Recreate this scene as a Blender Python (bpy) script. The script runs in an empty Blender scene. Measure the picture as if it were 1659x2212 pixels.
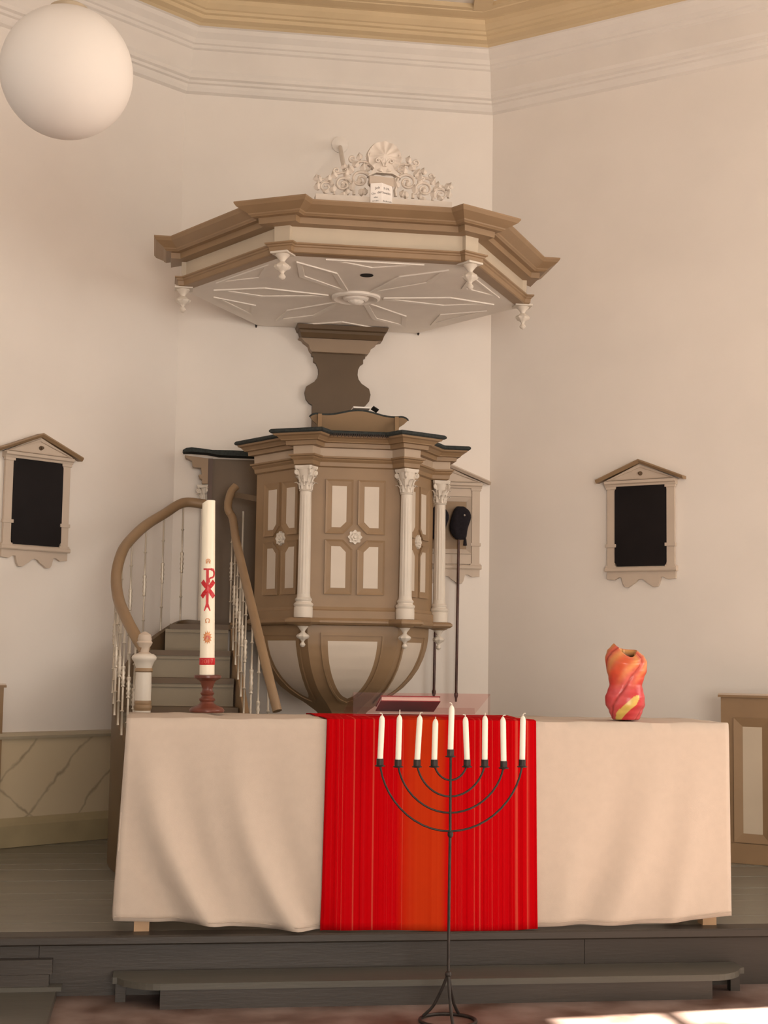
import bpy, bmesh, math, random
from mathutils import Vector, Matrix
PI = math.pi
rnd = random.Random(7)
SC = bpy.context.scene
COL = SC.collection
R = math.radians
# ------------------------------------------------------------------ camera
EYE = 1.213                      # eye height above the church floor
F_PX, PITCH, ROLL, YAW = 3230.9, .0979, .0155, .1482
IW, IH = 1659, 2212
FW = Vector((math.sin(YAW)*math.cos(PITCH), math.cos(YAW)*math.cos(PITCH), math.sin(PITCH)))
_rt = Vector((math.cos(YAW), -math.sin(YAW), 0)); _up = _rt.cross(FW)
RT = _rt*math.cos(ROLL) + _up*math.sin(ROLL)
UP = -_rt*math.sin(ROLL) + _up*math.cos(ROLL)
CAM = Vector((0, 0, EYE))
cd = bpy.data.cameras.new('camera'); cam = bpy.data.objects.new('camera', cd); COL.objects.link(cam)
cd.sensor_fit = 'HORIZONTAL'; cd.sensor_width = 36; cd.lens = F_PX/IW*36
m3 = Matrix((RT, UP, -FW)).transposed()
cam.matrix_world = Matrix.Translation(CAM) @ m3.to_4x4()
SC.camera = cam
def ray(px, py): return FW + RT*((px-IW/2)/F_PX) - UP*((py-IH/2)/F_PX)
def at(px, py, y):               # point seen at a pixel, at room depth y
    d = ray(px, py); return CAM + d*(y/d.y)
def onz(px, py, z):
    d = ray(px, py); return CAM + d*((z-EYE)/d.z)
# ------------------------------------------------------------------ world, sun, daylight, exposure
w = bpy.data.worlds.new('sky'); SC.world = w; w.use_nodes = True
bg = w.node_tree.nodes['Background']; bg.inputs[0].default_value = (.80, .88, 1, 1); bg.inputs[1].default_value = 1.0
SC.view_settings.view_transform = 'Standard'; SC.view_settings.look = 'None'
SC.view_settings.gamma = 1.0; SC.view_settings.use_curve_mapping = False
SC.view_settings.exposure = -0.06
SUN_DIR = Vector((-.74, -.09, -.66)).normalized()
ld = bpy.data.lights.new('sun', 'SUN'); ld.energy = 90.0; ld.angle = R(.6); ld.color = (1, .92, .82)
sun = bpy.data.objects.new('sun', ld); COL.objects.link(sun)
sun.rotation_euler = SUN_DIR.to_track_quat('-Z', 'Y').to_euler(); sun.location = (14, -2, 12)
ZC = 5.03                        # ceiling height
XR, XL = 5.30, -3.47             # side walls
# daylight at the windows: (wall x, y0, y1)
WINS_R = [(3.15, 5.66), (-1.2, 1.3)]
WINS_L = [(2.35, 4.85), (-1.2, 1.3)]
WZ0, WZ1 = 1.15, 3.72
def daylight(name, loc, rot, sx, sz, power, col):
    l = bpy.data.lights.new(name, 'AREA'); l.shape = 'RECTANGLE'; l.size = sx; l.size_y = sz
    l.energy = power; l.color = col
    o = bpy.data.objects.new(name, l); COL.objects.link(o); o.location = loc; o.rotation_euler = rot
    return o
DAY = (1, .915, .81)
for i, (y0, y1) in enumerate(WINS_R):
    daylight('window_and_fill_light', (XR-.06, (y0+y1)/2, (WZ0+WZ1)/2), (R(90), 0, R(90)), y1-y0, WZ1-WZ0, (95, 40)[i], DAY)
for i, (y0, y1) in enumerate(WINS_L):
    daylight('window_and_fill_light', (XL+.06, (y0+y1)/2, (WZ0+WZ1)/2), (R(90), 0, R(-90)), y1-y0, WZ1-WZ0, (6, 6)[i], DAY)
RX0_, RX1_, RZ0_, RZ1_ = -.5, 2.33, .15, 2.75    # unseen rear opening, added and set low to brighten walls and soffit
daylight('window_and_fill_light', ((RX0_+RX1_)/2, -4.34, (RZ0_+RZ1_)/2), (R(90), 0, 0), RX1_-RX0_, RZ1_-RZ0_, 360, DAY)  # fill light added behind the camera at the rear opening
# ------------------------------------------------------------------ materials
def srgb(r, g, b):
    f = lambda c: (c/255/12.92 if c/255 <= .04045 else ((c/255+.055)/1.055)**2.4)
    return (f(r), f(g), f(b), 1)
MATS = {}
def mat(name, col, rough=.6, var=.06, scale=6.0, bump=0.0, bscale=60, metal=0.0, spec=.4, stretch=(1, 1, 1), col2=None, detail=4):
    m = bpy.data.materials.new(name); m.use_nodes = True; nt = m.node_tree; N = nt.nodes; L = nt.links
    b = N['Principled BSDF']; b.inputs['Roughness'].default_value = rough; b.inputs['Metallic'].default_value = metal
    b.inputs['Specular IOR Level'].default_value = spec
    tc = N.new('ShaderNodeTexCoord'); mp = N.new('ShaderNodeMapping'); mp.inputs['Scale'].default_value = stretch
    L.new(tc.outputs['Object'], mp.inputs[0])
    n = N.new('ShaderNodeTexNoise'); n.inputs['Scale'].default_value = scale; n.inputs['Detail'].default_value = detail
    L.new(mp.outputs[0], n.inputs['Vector'])
    r = N.new('ShaderNodeValToRGB'); L.new(n.outputs[0], r.inputs[0])
    c = list(col)
    if col2 is None:
        a = [max(0, x*(1-var)) for x in c[:3]] + [1]; d = [min(1, x*(1+var)) for x in c[:3]] + [1]
    else: a, d = c, list(col2)
    r.color_ramp.elements[0].position = .32; r.color_ramp.elements[1].position = .68
    r.color_ramp.elements[0].color = a; r.color_ramp.elements[1].color = d
    L.new(r.outputs[0], b.inputs['Base Color'])
    if bump:
        n2 = N.new('ShaderNodeTexNoise'); n2.inputs['Scale'].default_value = bscale; n2.inputs['Detail'].default_value = 3
        L.new(mp.outputs[0], n2.inputs['Vector'])
        bp = N.new('ShaderNodeBump'); bp.inputs['Strength'].default_value = bump; bp.inputs['Distance'].default_value = .004
        L.new(n2.outputs[0], bp.inputs['Height']); L.new(bp.outputs[0], b.inputs['Normal'])
    MATS[name] = m; return m
WALL = mat('limewash', (.78, .715, .65, 1), .9, .025, 2.2, .10, 30, spec=.1)
CORN = mat('cornice_paint', (.73, .67, .61, 1), .8, .03, 4)
OCHRE = mat('ochre_paint', (.60, .46, .28, 1), .7, .05, 3)
CEILW = mat('ceiling_white', (.72, .67, .61, 1), .85, .03, 3)
BROWN = mat('taupe_paint', (.28, .18, .098, 1), .45, .07, 5, .05, 40)
BROWN2 = mat('dark_and_shaded_taupe', (.115, .072, .037, 1), .5, .08, 5)  # darker taupe; also painted shade on outer string, bracket and door panel
CREAM = mat('cream_paint', (.55, .46, .345, 1), .5, .04, 5)
SOFF = mat('soffit_white_paint', (.82, .755, .68, 1), .6, .03, 6)
INSET = mat('inset_cream_paint', (.60, .515, .425, 1), .5, .03, 6)
WHITE = mat('white_paint', (.66, .59, .505, 1), .5, .03, 6)
BEIGE = mat('beige_paint', (.54, .44, .35, 1), .6, .04, 6)
BLACK = mat('black_board', (.013, .010, .010, 1), .6, .25, 3, .1, 20, spec=.12)
PAD = mat('teal_cloth', (.030, .035, .033, 1), .9, .3, 80)
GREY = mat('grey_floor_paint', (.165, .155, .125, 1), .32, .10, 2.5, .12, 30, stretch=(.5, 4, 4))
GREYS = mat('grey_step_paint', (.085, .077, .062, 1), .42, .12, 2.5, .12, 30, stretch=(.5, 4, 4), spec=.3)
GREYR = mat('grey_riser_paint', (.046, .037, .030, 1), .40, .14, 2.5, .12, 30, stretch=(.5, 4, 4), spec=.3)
FLOORM = mat('worn_red_floor', (.085, .042, .028, 1), .5, .1, 5.0, .15, 20, col2=(.24, .175, .15, 1), detail=8)
CLOTH = mat('tablecloth', (.55, .455, .375, 1), .9, .02, 30, .12, 500, spec=.1)
WAX = mat('wax', (.86, .78, .62, 1), .4, .02, 10)
WAX2 = mat('white_wax', (.88, .82, .70, 1), .4, .02, 10)
WICK = mat('wick', (.75, .68, .58, 1), .8, .1, 40)
IRON = mat('wrought_iron', (.035, .028, .024, 1), .5, .3, 30, metal=.4)
WOODR = mat('red_turned_wood', (.13, .035, .020, 1), .35, .3, 12, stretch=(1, 1, .4))
WOODL = mat('light_wood', (.50, .31, .17, 1), .5, .15, 8)
REDP = mat('red_wax_relief', (.52, .012, .018, 1), .4, .1, 20)
GOLDP = mat('gold_relief', (.62, .26, .10, 1), .35, .2, 60)
REDL = mat('red_number', (.60, .12, .08, 1), .4, .1, 20)
VELVET = mat('black_velvet', (.010, .007, .010, 1), .95, .4, 60)
POLE = mat('mahogany_pole', (.075, .025, .015, 1), .35, .3, 20)
BRASS = mat('white_brass_baluster', (.52, .45, .36, 1), .28, .05, 8, metal=.25)
PAGE = mat('page', (.82, .76, .70, 1), .8, .02, 20)
INK = mat('ink', (.05, .035, .03, 1), .7, .1, 20)
BOOK = mat('burgundy_cover', (.30, .012, .022, 1), .45, .15, 20)
OPAL = mat('opal_glass', (.74, .68, .62, 1), .6, .01, 3, spec=.15)
OPALB = OPAL.node_tree.nodes['Principled BSDF']
CHROME = mat('lamp_metal', (.55, .46, .34, 1), .35, .05, 6, metal=.7)
DARK = mat('dark_void', (.010, .007, .006, 1), .9, .1, 5)
RISER = mat('stair_riser_paint', (.27, .22, .15, 1), .55, .05, 5)
CARVE = mat('carved_cream_paint', (.68, .595, .51, 1), .7, .05, 20)
FRINGE = mat('fringe', (.05, .035, .03, 1), .9, .3, 100)
def stripes_material():
    m = bpy.data.materials.new('striped_red_weave'); m.use_nodes = True; nt = m.node_tree; N = nt.nodes; L = nt.links
    b = N['Principled BSDF']; b.inputs['Roughness'].default_value = .9; b.inputs['Specular IOR Level'].default_value = .02
    tc = N.new('ShaderNodeTexCoord'); sx = N.new('ShaderNodeSeparateXYZ'); L.new(tc.outputs['Object'], sx.inputs[0])
    n = N.new('ShaderNodeTexNoise'); n.noise_dimensions = '1D'; n.inputs['Scale'].default_value = 42; n.inputs['Detail'].default_value = 4; n.inputs['Roughness'].default_value = .75
    L.new(sx.outputs[0], n.inputs['W'])
    r = N.new('ShaderNodeValToRGB'); L.new(n.outputs[0], r.inputs[0]); e = r.color_ramp.elements
    e[0].position = .30; e[0].color = (.32, .0008, .003, 1); e[1].position = .66; e[1].color = (.52, .050, .032, 1)
    x = e.new(.45); x.color = (.46, .0008, .003, 1); x = e.new(.58); x.color = (.44, .003, .006, 1)
    n2 = N.new('ShaderNodeTexNoise'); n2.noise_dimensions = '1D'; n2.inputs['Scale'].default_value = 60; n2.inputs['Detail'].default_value = 1
    L.new(sx.outputs[0], n2.inputs['W'])
    r2 = N.new('ShaderNodeValToRGB'); L.new(n2.outputs[0], r2.inputs[0])
    r2.color_ramp.elements[0].color = (.42, .020, .003, 1); r2.color_ramp.elements[1].color = (.50, .042, .008, 1)
    # orange warp band in the middle of the weave
    band = N.new('ShaderNodeValToRGB'); mr = N.new('ShaderNodeMapRange'); mr.inputs[1].default_value = -.40; mr.inputs[2].default_value = .40
    L.new(sx.outputs[0], mr.inputs[0]); L.new(mr.outputs[0], band.inputs[0]); k = band.color_ramp.elements
    k[0].position = .33; k[0].color = (0, 0, 0, 1); k[1].position = .39; k[1].color = (.75, .75, .75, 1)
    q = k.new(.44); q.color = (1, 1, 1, 1); q = k.new(.545); q.color = (1, 1, 1, 1); q = k.new(.57); q.color = (.1, .1, .1, 1); q = k.new(.66); q.color = (0, 0, 0, 1)
    mx = N.new('ShaderNodeMix'); mx.data_type = 'RGBA'; L.new(band.outputs[0], mx.inputs[0]); L.new(r.outputs[0], mx.inputs[6]); L.new(r2.outputs[0], mx.inputs[7])
    L.new(mx.outputs[2], b.inputs['Base Color']); return m
RUN = stripes_material()
def marble_material():
    m = bpy.data.materials.new('painted_marble'); m.use_nodes = True; nt = m.node_tree; N = nt.nodes; L = nt.links
    b = N['Principled BSDF']; b.inputs['Roughness'].default_value = .45
    tc = N.new('ShaderNodeTexCoord'); sx = N.new('ShaderNodeSeparateXYZ'); L.new(tc.outputs['Object'], sx.inputs[0])
    n = N.new('ShaderNodeTexNoise'); n.inputs['Scale'].default_value = 5; n.inputs['Detail'].default_value = 6; L.new(tc.outputs['Object'], n.inputs['Vector'])
    def M(op, a, b_=None):
        x = N.new('ShaderNodeMath'); x.operation = op
        for i_, q in enumerate((a, b_)):
            if q is None: continue
            if isinstance(q, (int, float)): x.inputs[i_].default_value = q
            else: L.new(q, x.inputs[i_])
        return x.outputs[0]
    def veins(cu, cz, step, wob, wid):
        w_ = M('ADD', M('ADD', M('MULTIPLY', sx.outputs[0], cu), M('MULTIPLY', sx.outputs[2], cz)), M('MULTIPLY', n.outputs[0], wob))
        f = M('ABSOLUTE', M('SUBTRACT', M('FRACT', M('DIVIDE', w_, step)), .5))
        g = N.new('ShaderNodeValToRGB'); L.new(f, g.inputs[0]); g.color_ramp.elements[0].position = 0; g.color_ramp.elements[0].color = (1, 1, 1, 1)
        g.color_ramp.elements[1].position = wid; g.color_ramp.elements[1].color = (0, 0, 0, 1); return g.outputs[0]
    v1 = veins(.72, .69, .24, .13, .05); v2 = veins(-.55, .83, .62, .10, .016)
    n3 = N.new('ShaderNodeTexNoise'); n3.inputs['Scale'].default_value = 9; L.new(tc.outputs['Object'], n3.inputs['Vector'])
    v = M('MULTIPLY', M('MAXIMUM', v1, v2), M('MULTIPLY', n3.outputs[0], 1.3))
    r = N.new('ShaderNodeMix'); r.data_type = 'RGBA'; L.new(v, r.inputs[0]); r.inputs[6].default_value = (.58, .475, .32, 1); r.inputs[7].default_value = (.26, .20, .13, 1)
    L.new(r.outputs[2], b.inputs['Base Color']); return m
MARBLE = marble_material()
def acrylic_material():
    m = bpy.data.materials.new('acrylic_runner_reflection'); m.use_nodes = True; nt = m.node_tree; N = nt.nodes; L = nt.links
    for n in list(N):
        if n.type == 'BSDF_PRINCIPLED': N.remove(n)
    out = N['Material Output']; t = N.new('ShaderNodeBsdfTransparent'); t.inputs[0].default_value = (.93, .74, .72, 1)
    g = N.new('ShaderNodeBsdfGlossy'); g.inputs['Roughness'].default_value = .35; g.inputs[0].default_value = (.9, .8, .8, 1)
    fr = N.new('ShaderNodeFresnel'); fr.inputs[0].default_value = 1.3
    nz = N.new('ShaderNodeTexNoise'); nz.inputs['Scale'].default_value = 3
    cr = N.new('ShaderNodeValToRGB'); cr.color_ramp.elements[0].color = (.965, .895, .885, 1); cr.color_ramp.elements[1].color = (.975, .91, .90, 1)  # pink reflection of the red runner put into the transparent tint
    L.new(nz.outputs[0], cr.inputs[0]); L.new(cr.outputs[0], t.inputs[0])
    mx = N.new('ShaderNodeMixShader'); mx.inputs[0].default_value = .006; N.remove(fr); L.new(t.outputs[0], mx.inputs[1]); L.new(g.outputs[0], mx.inputs[2])
    L.new(mx.outputs[0], out.inputs[0]); return m
ACRYL = acrylic_material()
def pane_material():
    m = bpy.data.materials.new('window_pane'); m.use_nodes = True; nt = m.node_tree; N = nt.nodes; L = nt.links
    for n in list(N):
        if n.type == 'BSDF_PRINCIPLED': N.remove(n)
    t = N.new('ShaderNodeBsdfTransparent'); t.inputs[0].default_value = (.96, .97, .96, 1)
    g = N.new('ShaderNodeBsdfGlossy'); g.inputs['Roughness'].default_value = .02; mx = N.new('ShaderNodeMixShader'); mx.inputs[0].default_value = .05
    L.new(t.outputs[0], mx.inputs[1]); L.new(g.outputs[0], mx.inputs[2]); L.new(mx.outputs[0], N['Material Output'].inputs[0]); return m
PANE = pane_material()
def vase_material():
    m = bpy.data.materials.new('flame_glaze'); m.use_nodes = True; nt = m.node_tree; N = nt.nodes; L = nt.links
    b = N['Principled BSDF']; b.inputs['Roughness'].default_value = .32
    a = N.new('ShaderNodeAttribute'); a.attribute_name = 'glaze'
    n = N.new('ShaderNodeTexNoise'); n.inputs['Scale'].default_value = 30; n.inputs['Detail'].default_value = 3
    tc = N.new('ShaderNodeTexCoord'); L.new(tc.outputs['Object'], n.inputs['Vector'])
    hs = N.new('ShaderNodeHueSaturation'); mr = N.new('ShaderNodeMapRange'); mr.inputs[3].default_value = .75; mr.inputs[4].default_value = 1.2
    L.new(n.outputs[0], mr.inputs[0]); L.new(mr.outputs[0], hs.inputs['Value']); L.new(a.outputs['Color'], hs.inputs['Color'])
    L.new(hs.outputs[0], b.inputs['Base Color']); return m
GLAZE = vase_material()
# ------------------------------------------------------------------ mesh helpers
LOC = {}
class MB:
    def __init__(s): s.v = []; s.f = []
    def add(s, vs, fs):
        k = len(s.v); s.v += [Vector(x) for x in vs]; s.f += [tuple(i+k for i in f) for f in fs]; return s
    def box(s, x0, x1, y0, y1, z0, z1):
        return s.add([(x0,y0,z0),(x1,y0,z0),(x1,y1,z0),(x0,y1,z0),(x0,y0,z1),(x1,y0,z1),(x1,y1,z1),(x0,y1,z1)],
            [(3,2,1,0),(4,5,6,7),(0,1,5,4),(1,2,6,5),(2,3,7,6),(3,0,4,7)])
    def bar(s, a, b, w, h, up=(0, 0, 1)):     # rectangular bar from a to b
        a, b = Vector(a), Vector(b); d = (b-a).normalized(); u = Vector(up); x = d.cross(u)
        x = (d.cross(Vector((1, 0, 0))) if x.length < 1e-4 else x).normalized(); u = x.cross(d)
        vs = [p + x*i*w/2 + u*j*h/2 for p in (a, b) for i, j in ((-1,-1),(1,-1),(1,1),(-1,1))]
        return s.add(vs, [(3,2,1,0),(4,5,6,7),(0,1,5,4),(1,2,6,5),(2,3,7,6),(3,0,4,7)])
    def tube(s, pts, rad, n=8, cap=True, flat=1.0, up=None):
        pts = [Vector(p) for p in pts]; rs = rad if isinstance(rad, (list, tuple)) else [rad]*len(pts)
        k = len(s.v); ref = Vector(up) if up else None; prev = None
        for i, p in enumerate(pts):
            d = (pts[min(i+1, len(pts)-1)] - pts[max(i-1, 0)]).normalized()
            if prev is None:
                q = ref or (Vector((0, 0, 1)) if abs(d.z) < .9 else Vector((1, 0, 0)))
            else: q = ref or prev
            a = (q - d*q.dot(d))
            a = a.normalized() if a.length > 1e-6 else d.orthogonal().normalized()
            prev = a; b = d.cross(a)
            for j in range(n):
                t = 2*PI*j/n; s.v.append(p + (a*math.cos(t)*flat + b*math.sin(t))*rs[i])
        m = len(pts)
        for i in range(m-1):
            for j in range(n):
                j2 = (j+1) % n; s.f.append((k+i*n+j, k+i*n+j2, k+(i+1)*n+j2, k+(i+1)*n+j))
        if cap:
            s.f.append(tuple(k+j for j in range(n))[::-1]); s.f.append(tuple(k+(m-1)*n+j for j in range(n)))
        return s
    def lathe(s, prof, c=(0, 0, 0), n=20, lobes=None, cap=True):   # prof: (r, z)
        c = Vector(c); k = len(s.v)
        for i, (r, z) in enumerate(prof):
            for j in range(n):
                t = 2*PI*j/n; rr = r*(lobes(t, i) if lobes else 1)
                s.v.append(c + Vector((rr*math.cos(t), rr*math.sin(t), z)))
        for i in range(len(prof)-1):
            for j in range(n):
                j2 = (j+1) % n; s.f.append((k+i*n+j, k+i*n+j2, k+(i+1)*n+j2, k+(i+1)*n+j))
        if cap:
            s.f.append(tuple(k+j for j in range(n))[::-1]); s.f.append(tuple(k+(len(prof)-1)*n+j for j in range(n)))
        return s
    def rings(s, rr, cap0=False, cap1=False, close=True):   # rr: list of equal-length rings of points
        k = len(s.v); n = len(rr[0])
        for r in rr: s.v += [Vector(p) for p in r]
        for i in range(len(rr)-1):
            for j in range(n if close else n-1):
                j2 = (j+1) % n; s.f.append((k+i*n+j, k+i*n+j2, k+(i+1)*n+j2, k+(i+1)*n+j))
        if cap0: s.f.append(tuple(k+j for j in range(n))[::-1])
        if cap1: s.f.append(tuple(k+(len(rr)-1)*n+j for j in range(n)))
        return s
    def prism(s, poly, fr, d0, d1):            # poly: 2D points; fr(u, v, d) -> 3D
        n = len(poly); a = [fr(u, v, d0) for u, v in poly]; b = [fr(u, v, d1) for u, v in poly]
        return s.rings([a, b], True, True)
    def ringprism(s, outer, inner, fr, d0, d1, di=None):   # frame between two outlines, raised from d0 to d1
        di = d1 if di is None else di
        return s.rings([[fr(u, v, d0) for u, v in outer], [fr(u, v, d1) for u, v in outer], [fr(u, v, di) for u, v in inner], [fr(u, v, d0) for u, v in inner]])
    def sphere(s, c, r, n=10, m=6, sc=(1, 1, 1)):
        c = Vector(c); k = len(s.v); rr = []
        for i in range(m+1):
            p = PI*i/m; z = -math.cos(p); q = max(1e-4, math.sin(p))
            rr.append([c + Vector((r*q*math.cos(2*PI*j/n)*sc[0], r*q*math.sin(2*PI*j/n)*sc[1], r*z*sc[2])) for j in range(n)])
        return s.rings(rr, True, True)
    def build(s, name, m, parent=None, world=False, smooth=None):
        off = Vector((0, 0, 0))
        if world and parent is not None:
            p = parent
            while p.parent: p = p.parent
            off = LOC[p.name]
        me = bpy.data.meshes.new(name); me.from_pydata([tuple(v-off) for v in s.v], [], s.f); me.update()
        bm = bmesh.new(); bm.from_mesh(me); bmesh.ops.recalc_face_normals(bm, faces=bm.faces); bm.to_mesh(me); bm.free()
        if smooth:
            me.shade_smooth(); me.set_sharp_from_angle(angle=R(smooth))
        me.materials.append(m)
        o = bpy.data.objects.new(name, me); COL.objects.link(o)
        if parent is not None: o.parent = parent
        LOC[o.name] = Vector((0, 0, 0))
        return o
def tag(o, label, cat, group=None, kind=None):
    if label: o['label'] = label
    if cat: o['category'] = cat
    if group: o['group'] = group
    if kind: o['kind'] = kind
    return o
def thing(name, label, cat, loc=(0, 0, 0), rz=0, group=None):
    o = bpy.data.objects.new(name, None); COL.objects.link(o); o.location = loc; o.rotation_euler = (0, 0, rz)
    o.empty_display_size = .1; LOC[o.name] = Vector(loc); tag(o, label, cat, group); return o
def struct(o): o['kind'] = 'structure'; return o
def spline(pts, n=8):           # Catmull-Rom through points
    P = [Vector(p) for p in pts]; P = [P[0]*2-P[1]] + P + [P[-1]*2-P[-2]]; out = []
    for i in range(1, len(P)-2):
        for k in range(n):
            t = k/n; a, b, c, d = P[i-1:i+3]
            out.append(.5*((2*b) + (c-a)*t + (2*a-5*b+4*c-d)*t*t + (3*b-a-3*c+d)*t**3))
    out.append(P[-2]); return out
def offset_poly(poly, d):       # offset of a convex-ish CCW polygon, outward for d > 0
    n = len(poly); out = []
    for i in range(n):
        p0, p1, p2 = Vector(poly[i-1]), Vector(poly[i]), Vector(poly[(i+1) % n])
        a = (p1-p0).normalized(); b = (p2-p1).normalized(); na = Vector((a.y, -a.x)); nb = Vector((b.y, -b.x))
        k = (na+nb); k = k/max(.2, (1+na.dot(nb))); out.append(tuple(p1 + k*d))
    return out
# ------------------------------------------------------------------ room shell (room axes = world axes; back wall along x)
ST = .213                        # dais height
WX0, WY, WWD = .065, 8.711, 1.8735
AL, AR = .6687, .7256
CL, CR = Vector((WX0, WY)), Vector((WX0+WWD, WY))
DL, DR = Vector((-math.cos(AL), -math.sin(AL))), Vector((math.cos(AR), -math.sin(AR)))
PL = CL + DL*((WX0-XL)/math.cos(AL)); PR = CR + DR*((XR-CR.x)/math.cos(AR))
YB = -4.4
BL, BR = Vector((XL+2.6, YB)), Vector((XR-2.6, YB)); SL, SR = Vector((XL, YB+2.2)), Vector((XR, YB+2.2))
ROOM = [BL, BR, SR, PR, CR, CL, PL, SL]       # counter-clockwise outline
T = .25
fl = MB(); fl.rings([[(p.x, p.y, -.1) for p in ROOM], [(p.x, p.y, 0) for p in ROOM]], True, True); struct(fl.build('floor', FLOORM))
ce = MB(); ce.rings([[(p.x, p.y, ZC) for p in ROOM], [(p.x, p.y, ZC+.1) for p in ROOM]], True, True); ceiling = struct(ce.build('ceiling', CEILW))
def wall(name, a, b, holes=(), z0=None, z1=None):
    z0 = WZ0 if z0 is None else z0; z1 = WZ1 if z1 is None else z1
    # slab outside the line a-b (room on the left of a->b)
    d = (b-a); ln = d.length; d = d.normalized(); n = Vector((d.y, -d.x))
    fr = lambda u, z, t: Vector((a.x+d.x*u+n.x*t, a.y+d.y*u+n.y*t, z))
    m = MB(); us = [0] + [x for h in holes for x in h] + [ln]
    def slab(u0, u1, za, zb): m.prism([(u0, za), (u1, za), (u1, zb), (u0, zb)], fr, 0, T)
    for i in range(0, len(us), 2): slab(us[i], us[i+1], 0, ZC)
    for u0, u1 in holes: slab(u0, u1, 0, z0); slab(u0, u1, z1, ZC)
    return struct(m.build(name, WALL))
wall('wall_back', CR, CL); wall('wall_left', CL, PL); wall('wall_right', PR, CR)
wall('wall_side_right', SR, PR, [(y0-SR.y, y1-SR.y) for y0, y1 in sorted(WINS_R)])
wall('wall_side_left', PL, SL, [(PL.y-y1, PL.y-y0) for y0, y1 in sorted(WINS_L, reverse=True)])
wall('wall_rear', BL, BR, [(RX0_-BL.x, RX1_-BL.x)], RZ0_, RZ1_); wall('wall_rear_left', SL, BL); wall('wall_rear_right', BR, SR)
k = 1
for X, sgn, ws in ((XR, 1, WINS_R), (XL, -1, WINS_L)):
    for y0, y1 in ws:
        f = MB(); x0, x1 = sorted((X+sgn*.06, X+sgn*.12))
        for a, b in ((y0, y0+.07), (y1-.07, y1)): f.box(x0, x1, a, b, WZ0, WZ1)
        f.box(x0, x1, y0, y1, WZ0, WZ0+.07); f.box(x0, x1, y0, y1, WZ1-.07, WZ1)
        fo = struct(f.build('window_%d' % k, CORN)); k += 1
        for q in range(1, 3): c = y0+(y1-y0)*q/3; MB().box(x0+.01, x1-.01, c-.015, c+.015, WZ0, WZ1).build('glazing_bar', CORN, fo)
        for q in range(1, 5): c = WZ0+(WZ1-WZ0)*q/5; MB().box(x0+.01, x1-.01, y0, y1, c-.012, c+.012).build('glazing_bar', CORN, fo)
        MB().box(x0+.025, x0+.029, y0, y1, WZ0, WZ1).build('pane', PANE, fo)
f = MB(); yr = YB-.12
for a, b in ((RX0_, RX0_+.07), (RX1_-.07, RX1_)): f.box(a, b, yr, yr+.06, RZ0_, RZ1_)
f.box(RX0_, RX1_, yr, yr+.06, RZ0_, RZ0_+.07); f.box(RX0_, RX1_, yr, yr+.06, RZ1_-.07, RZ1_)
fo = struct(f.build('window_%d' % k, CORN))  # glazed frame made up to go with the rear fill light
for q in range(1, 4): c = RX0_+(RX1_-RX0_)*q/4; MB().box(c-.015, c+.015, yr+.01, yr+.05, RZ0_, RZ1_).build('glazing_bar', CORN, fo)
MB().box(RX0_, RX1_, yr+.025, yr+.029, RZ0_, RZ1_).build('pane', PANE, fo)
# cornice round the room
def inset(o):                    # room outline moved inward by o
    out = []; n = 8
    for i in range(n):
        p0, p1, p2 = ROOM[i-1], ROOM[i], ROOM[(i+1) % n]
        a = (p1-p0).normalized(); b = (p2-p1).normalized(); na = Vector((-a.y, a.x)); nb = Vector((-b.y, b.x))
        out.append(p1 + (na+nb)/(1+na.dot(nb))*o)
    return out
def molding(name, prof, m):
    mb = MB(); mb.rings([[(p.x, p.y, z) for p in inset(o)] for o, z in prof]); return struct(mb.build(name, m))
molding('trim_1', [(0, 4.545), (.022, 4.556), (.034, 4.576), (.040, 4.592), (.055, 4.598), (.060, 4.612), (.078, 4.620), (.082, 4.640), (.092, 4.656), (.100, 4.72), (.108, 4.775), (.122, 4.783), (.128, 4.800), (.140, 4.806), (.150, 4.83), (.180, 4.858), (.190, 4.88), (.205, 4.885)], CORN)
molding('trim_2', [(.205, 4.885), (.222, 4.896), (.262, 4.905), (.268, 4.925), (.285, 4.930), (.292, 4.944), (.305, 4.948), (.330, 4.972), (.338, 4.995), (.352, 4.998), (.43, 4.999), (.435, 5.004), (.47, 5.004), (.47, ZC+.01)], OCHRE)
o1 = inset(.44)
for i in range(8):               # ceiling ribs running in from each corner
    p = o1[i]; c = Vector(((XL+XR)/2, 2.2)); d = (c-p).normalized()
    struct(MB().bar((p.x, p.y, 5.018), (p.x+d.x*3, p.y+d.y*3, 5.018), .11, .034).build('trim_%d' % (3+i), OCHRE))
# painted marble dado on the three far walls
def dado(name, a, b, th, u0=0, u1=None):
    d = b-a; ln = d.length if u1 is None else u1; d = d.normalized(); n = Vector((-d.y, d.x))
    ang = math.atan2(d.y, d.x)
    o = bpy.data.objects.new(name, None); COL.objects.link(o); o.location = (a.x, a.y, ST); o.rotation_euler = (0, 0, ang); LOC[o.name] = Vector(o.location); struct(o)
    MB().box(u0, ln, .0, .012, .15, .555).build('marble_panel', MARBLE, o)
    MB().prism([(0, .555), (.03, .555), (.034, .57), (.022, .585), (0, .59)], lambda p, z, t: Vector((u0+(ln-u0)*t, p, z)), 0, 1).build('rail', mat_dado, o)
    MB().prism([(0, 0), (.028, 0), (.028, .11), (.022, .128), (.012, .15), (0, .15)], lambda p, z, t: Vector((u0+(ln-u0)*t, p, z)), 0, 1).build('skirting', mat_skirt, o)
mat_dado = mat('dado_rail_paint', (.42, .36, .26, 1), .5, .05, 4); mat_skirt = mat('skirting_paint', (.36, .29, .17, 1), .5, .08, 6)
dado('baseboard_left', CL, PL, .03); dado('baseboard_back', CR, CL, .03); dado('baseboard_right', PR, CR, .03)
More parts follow.
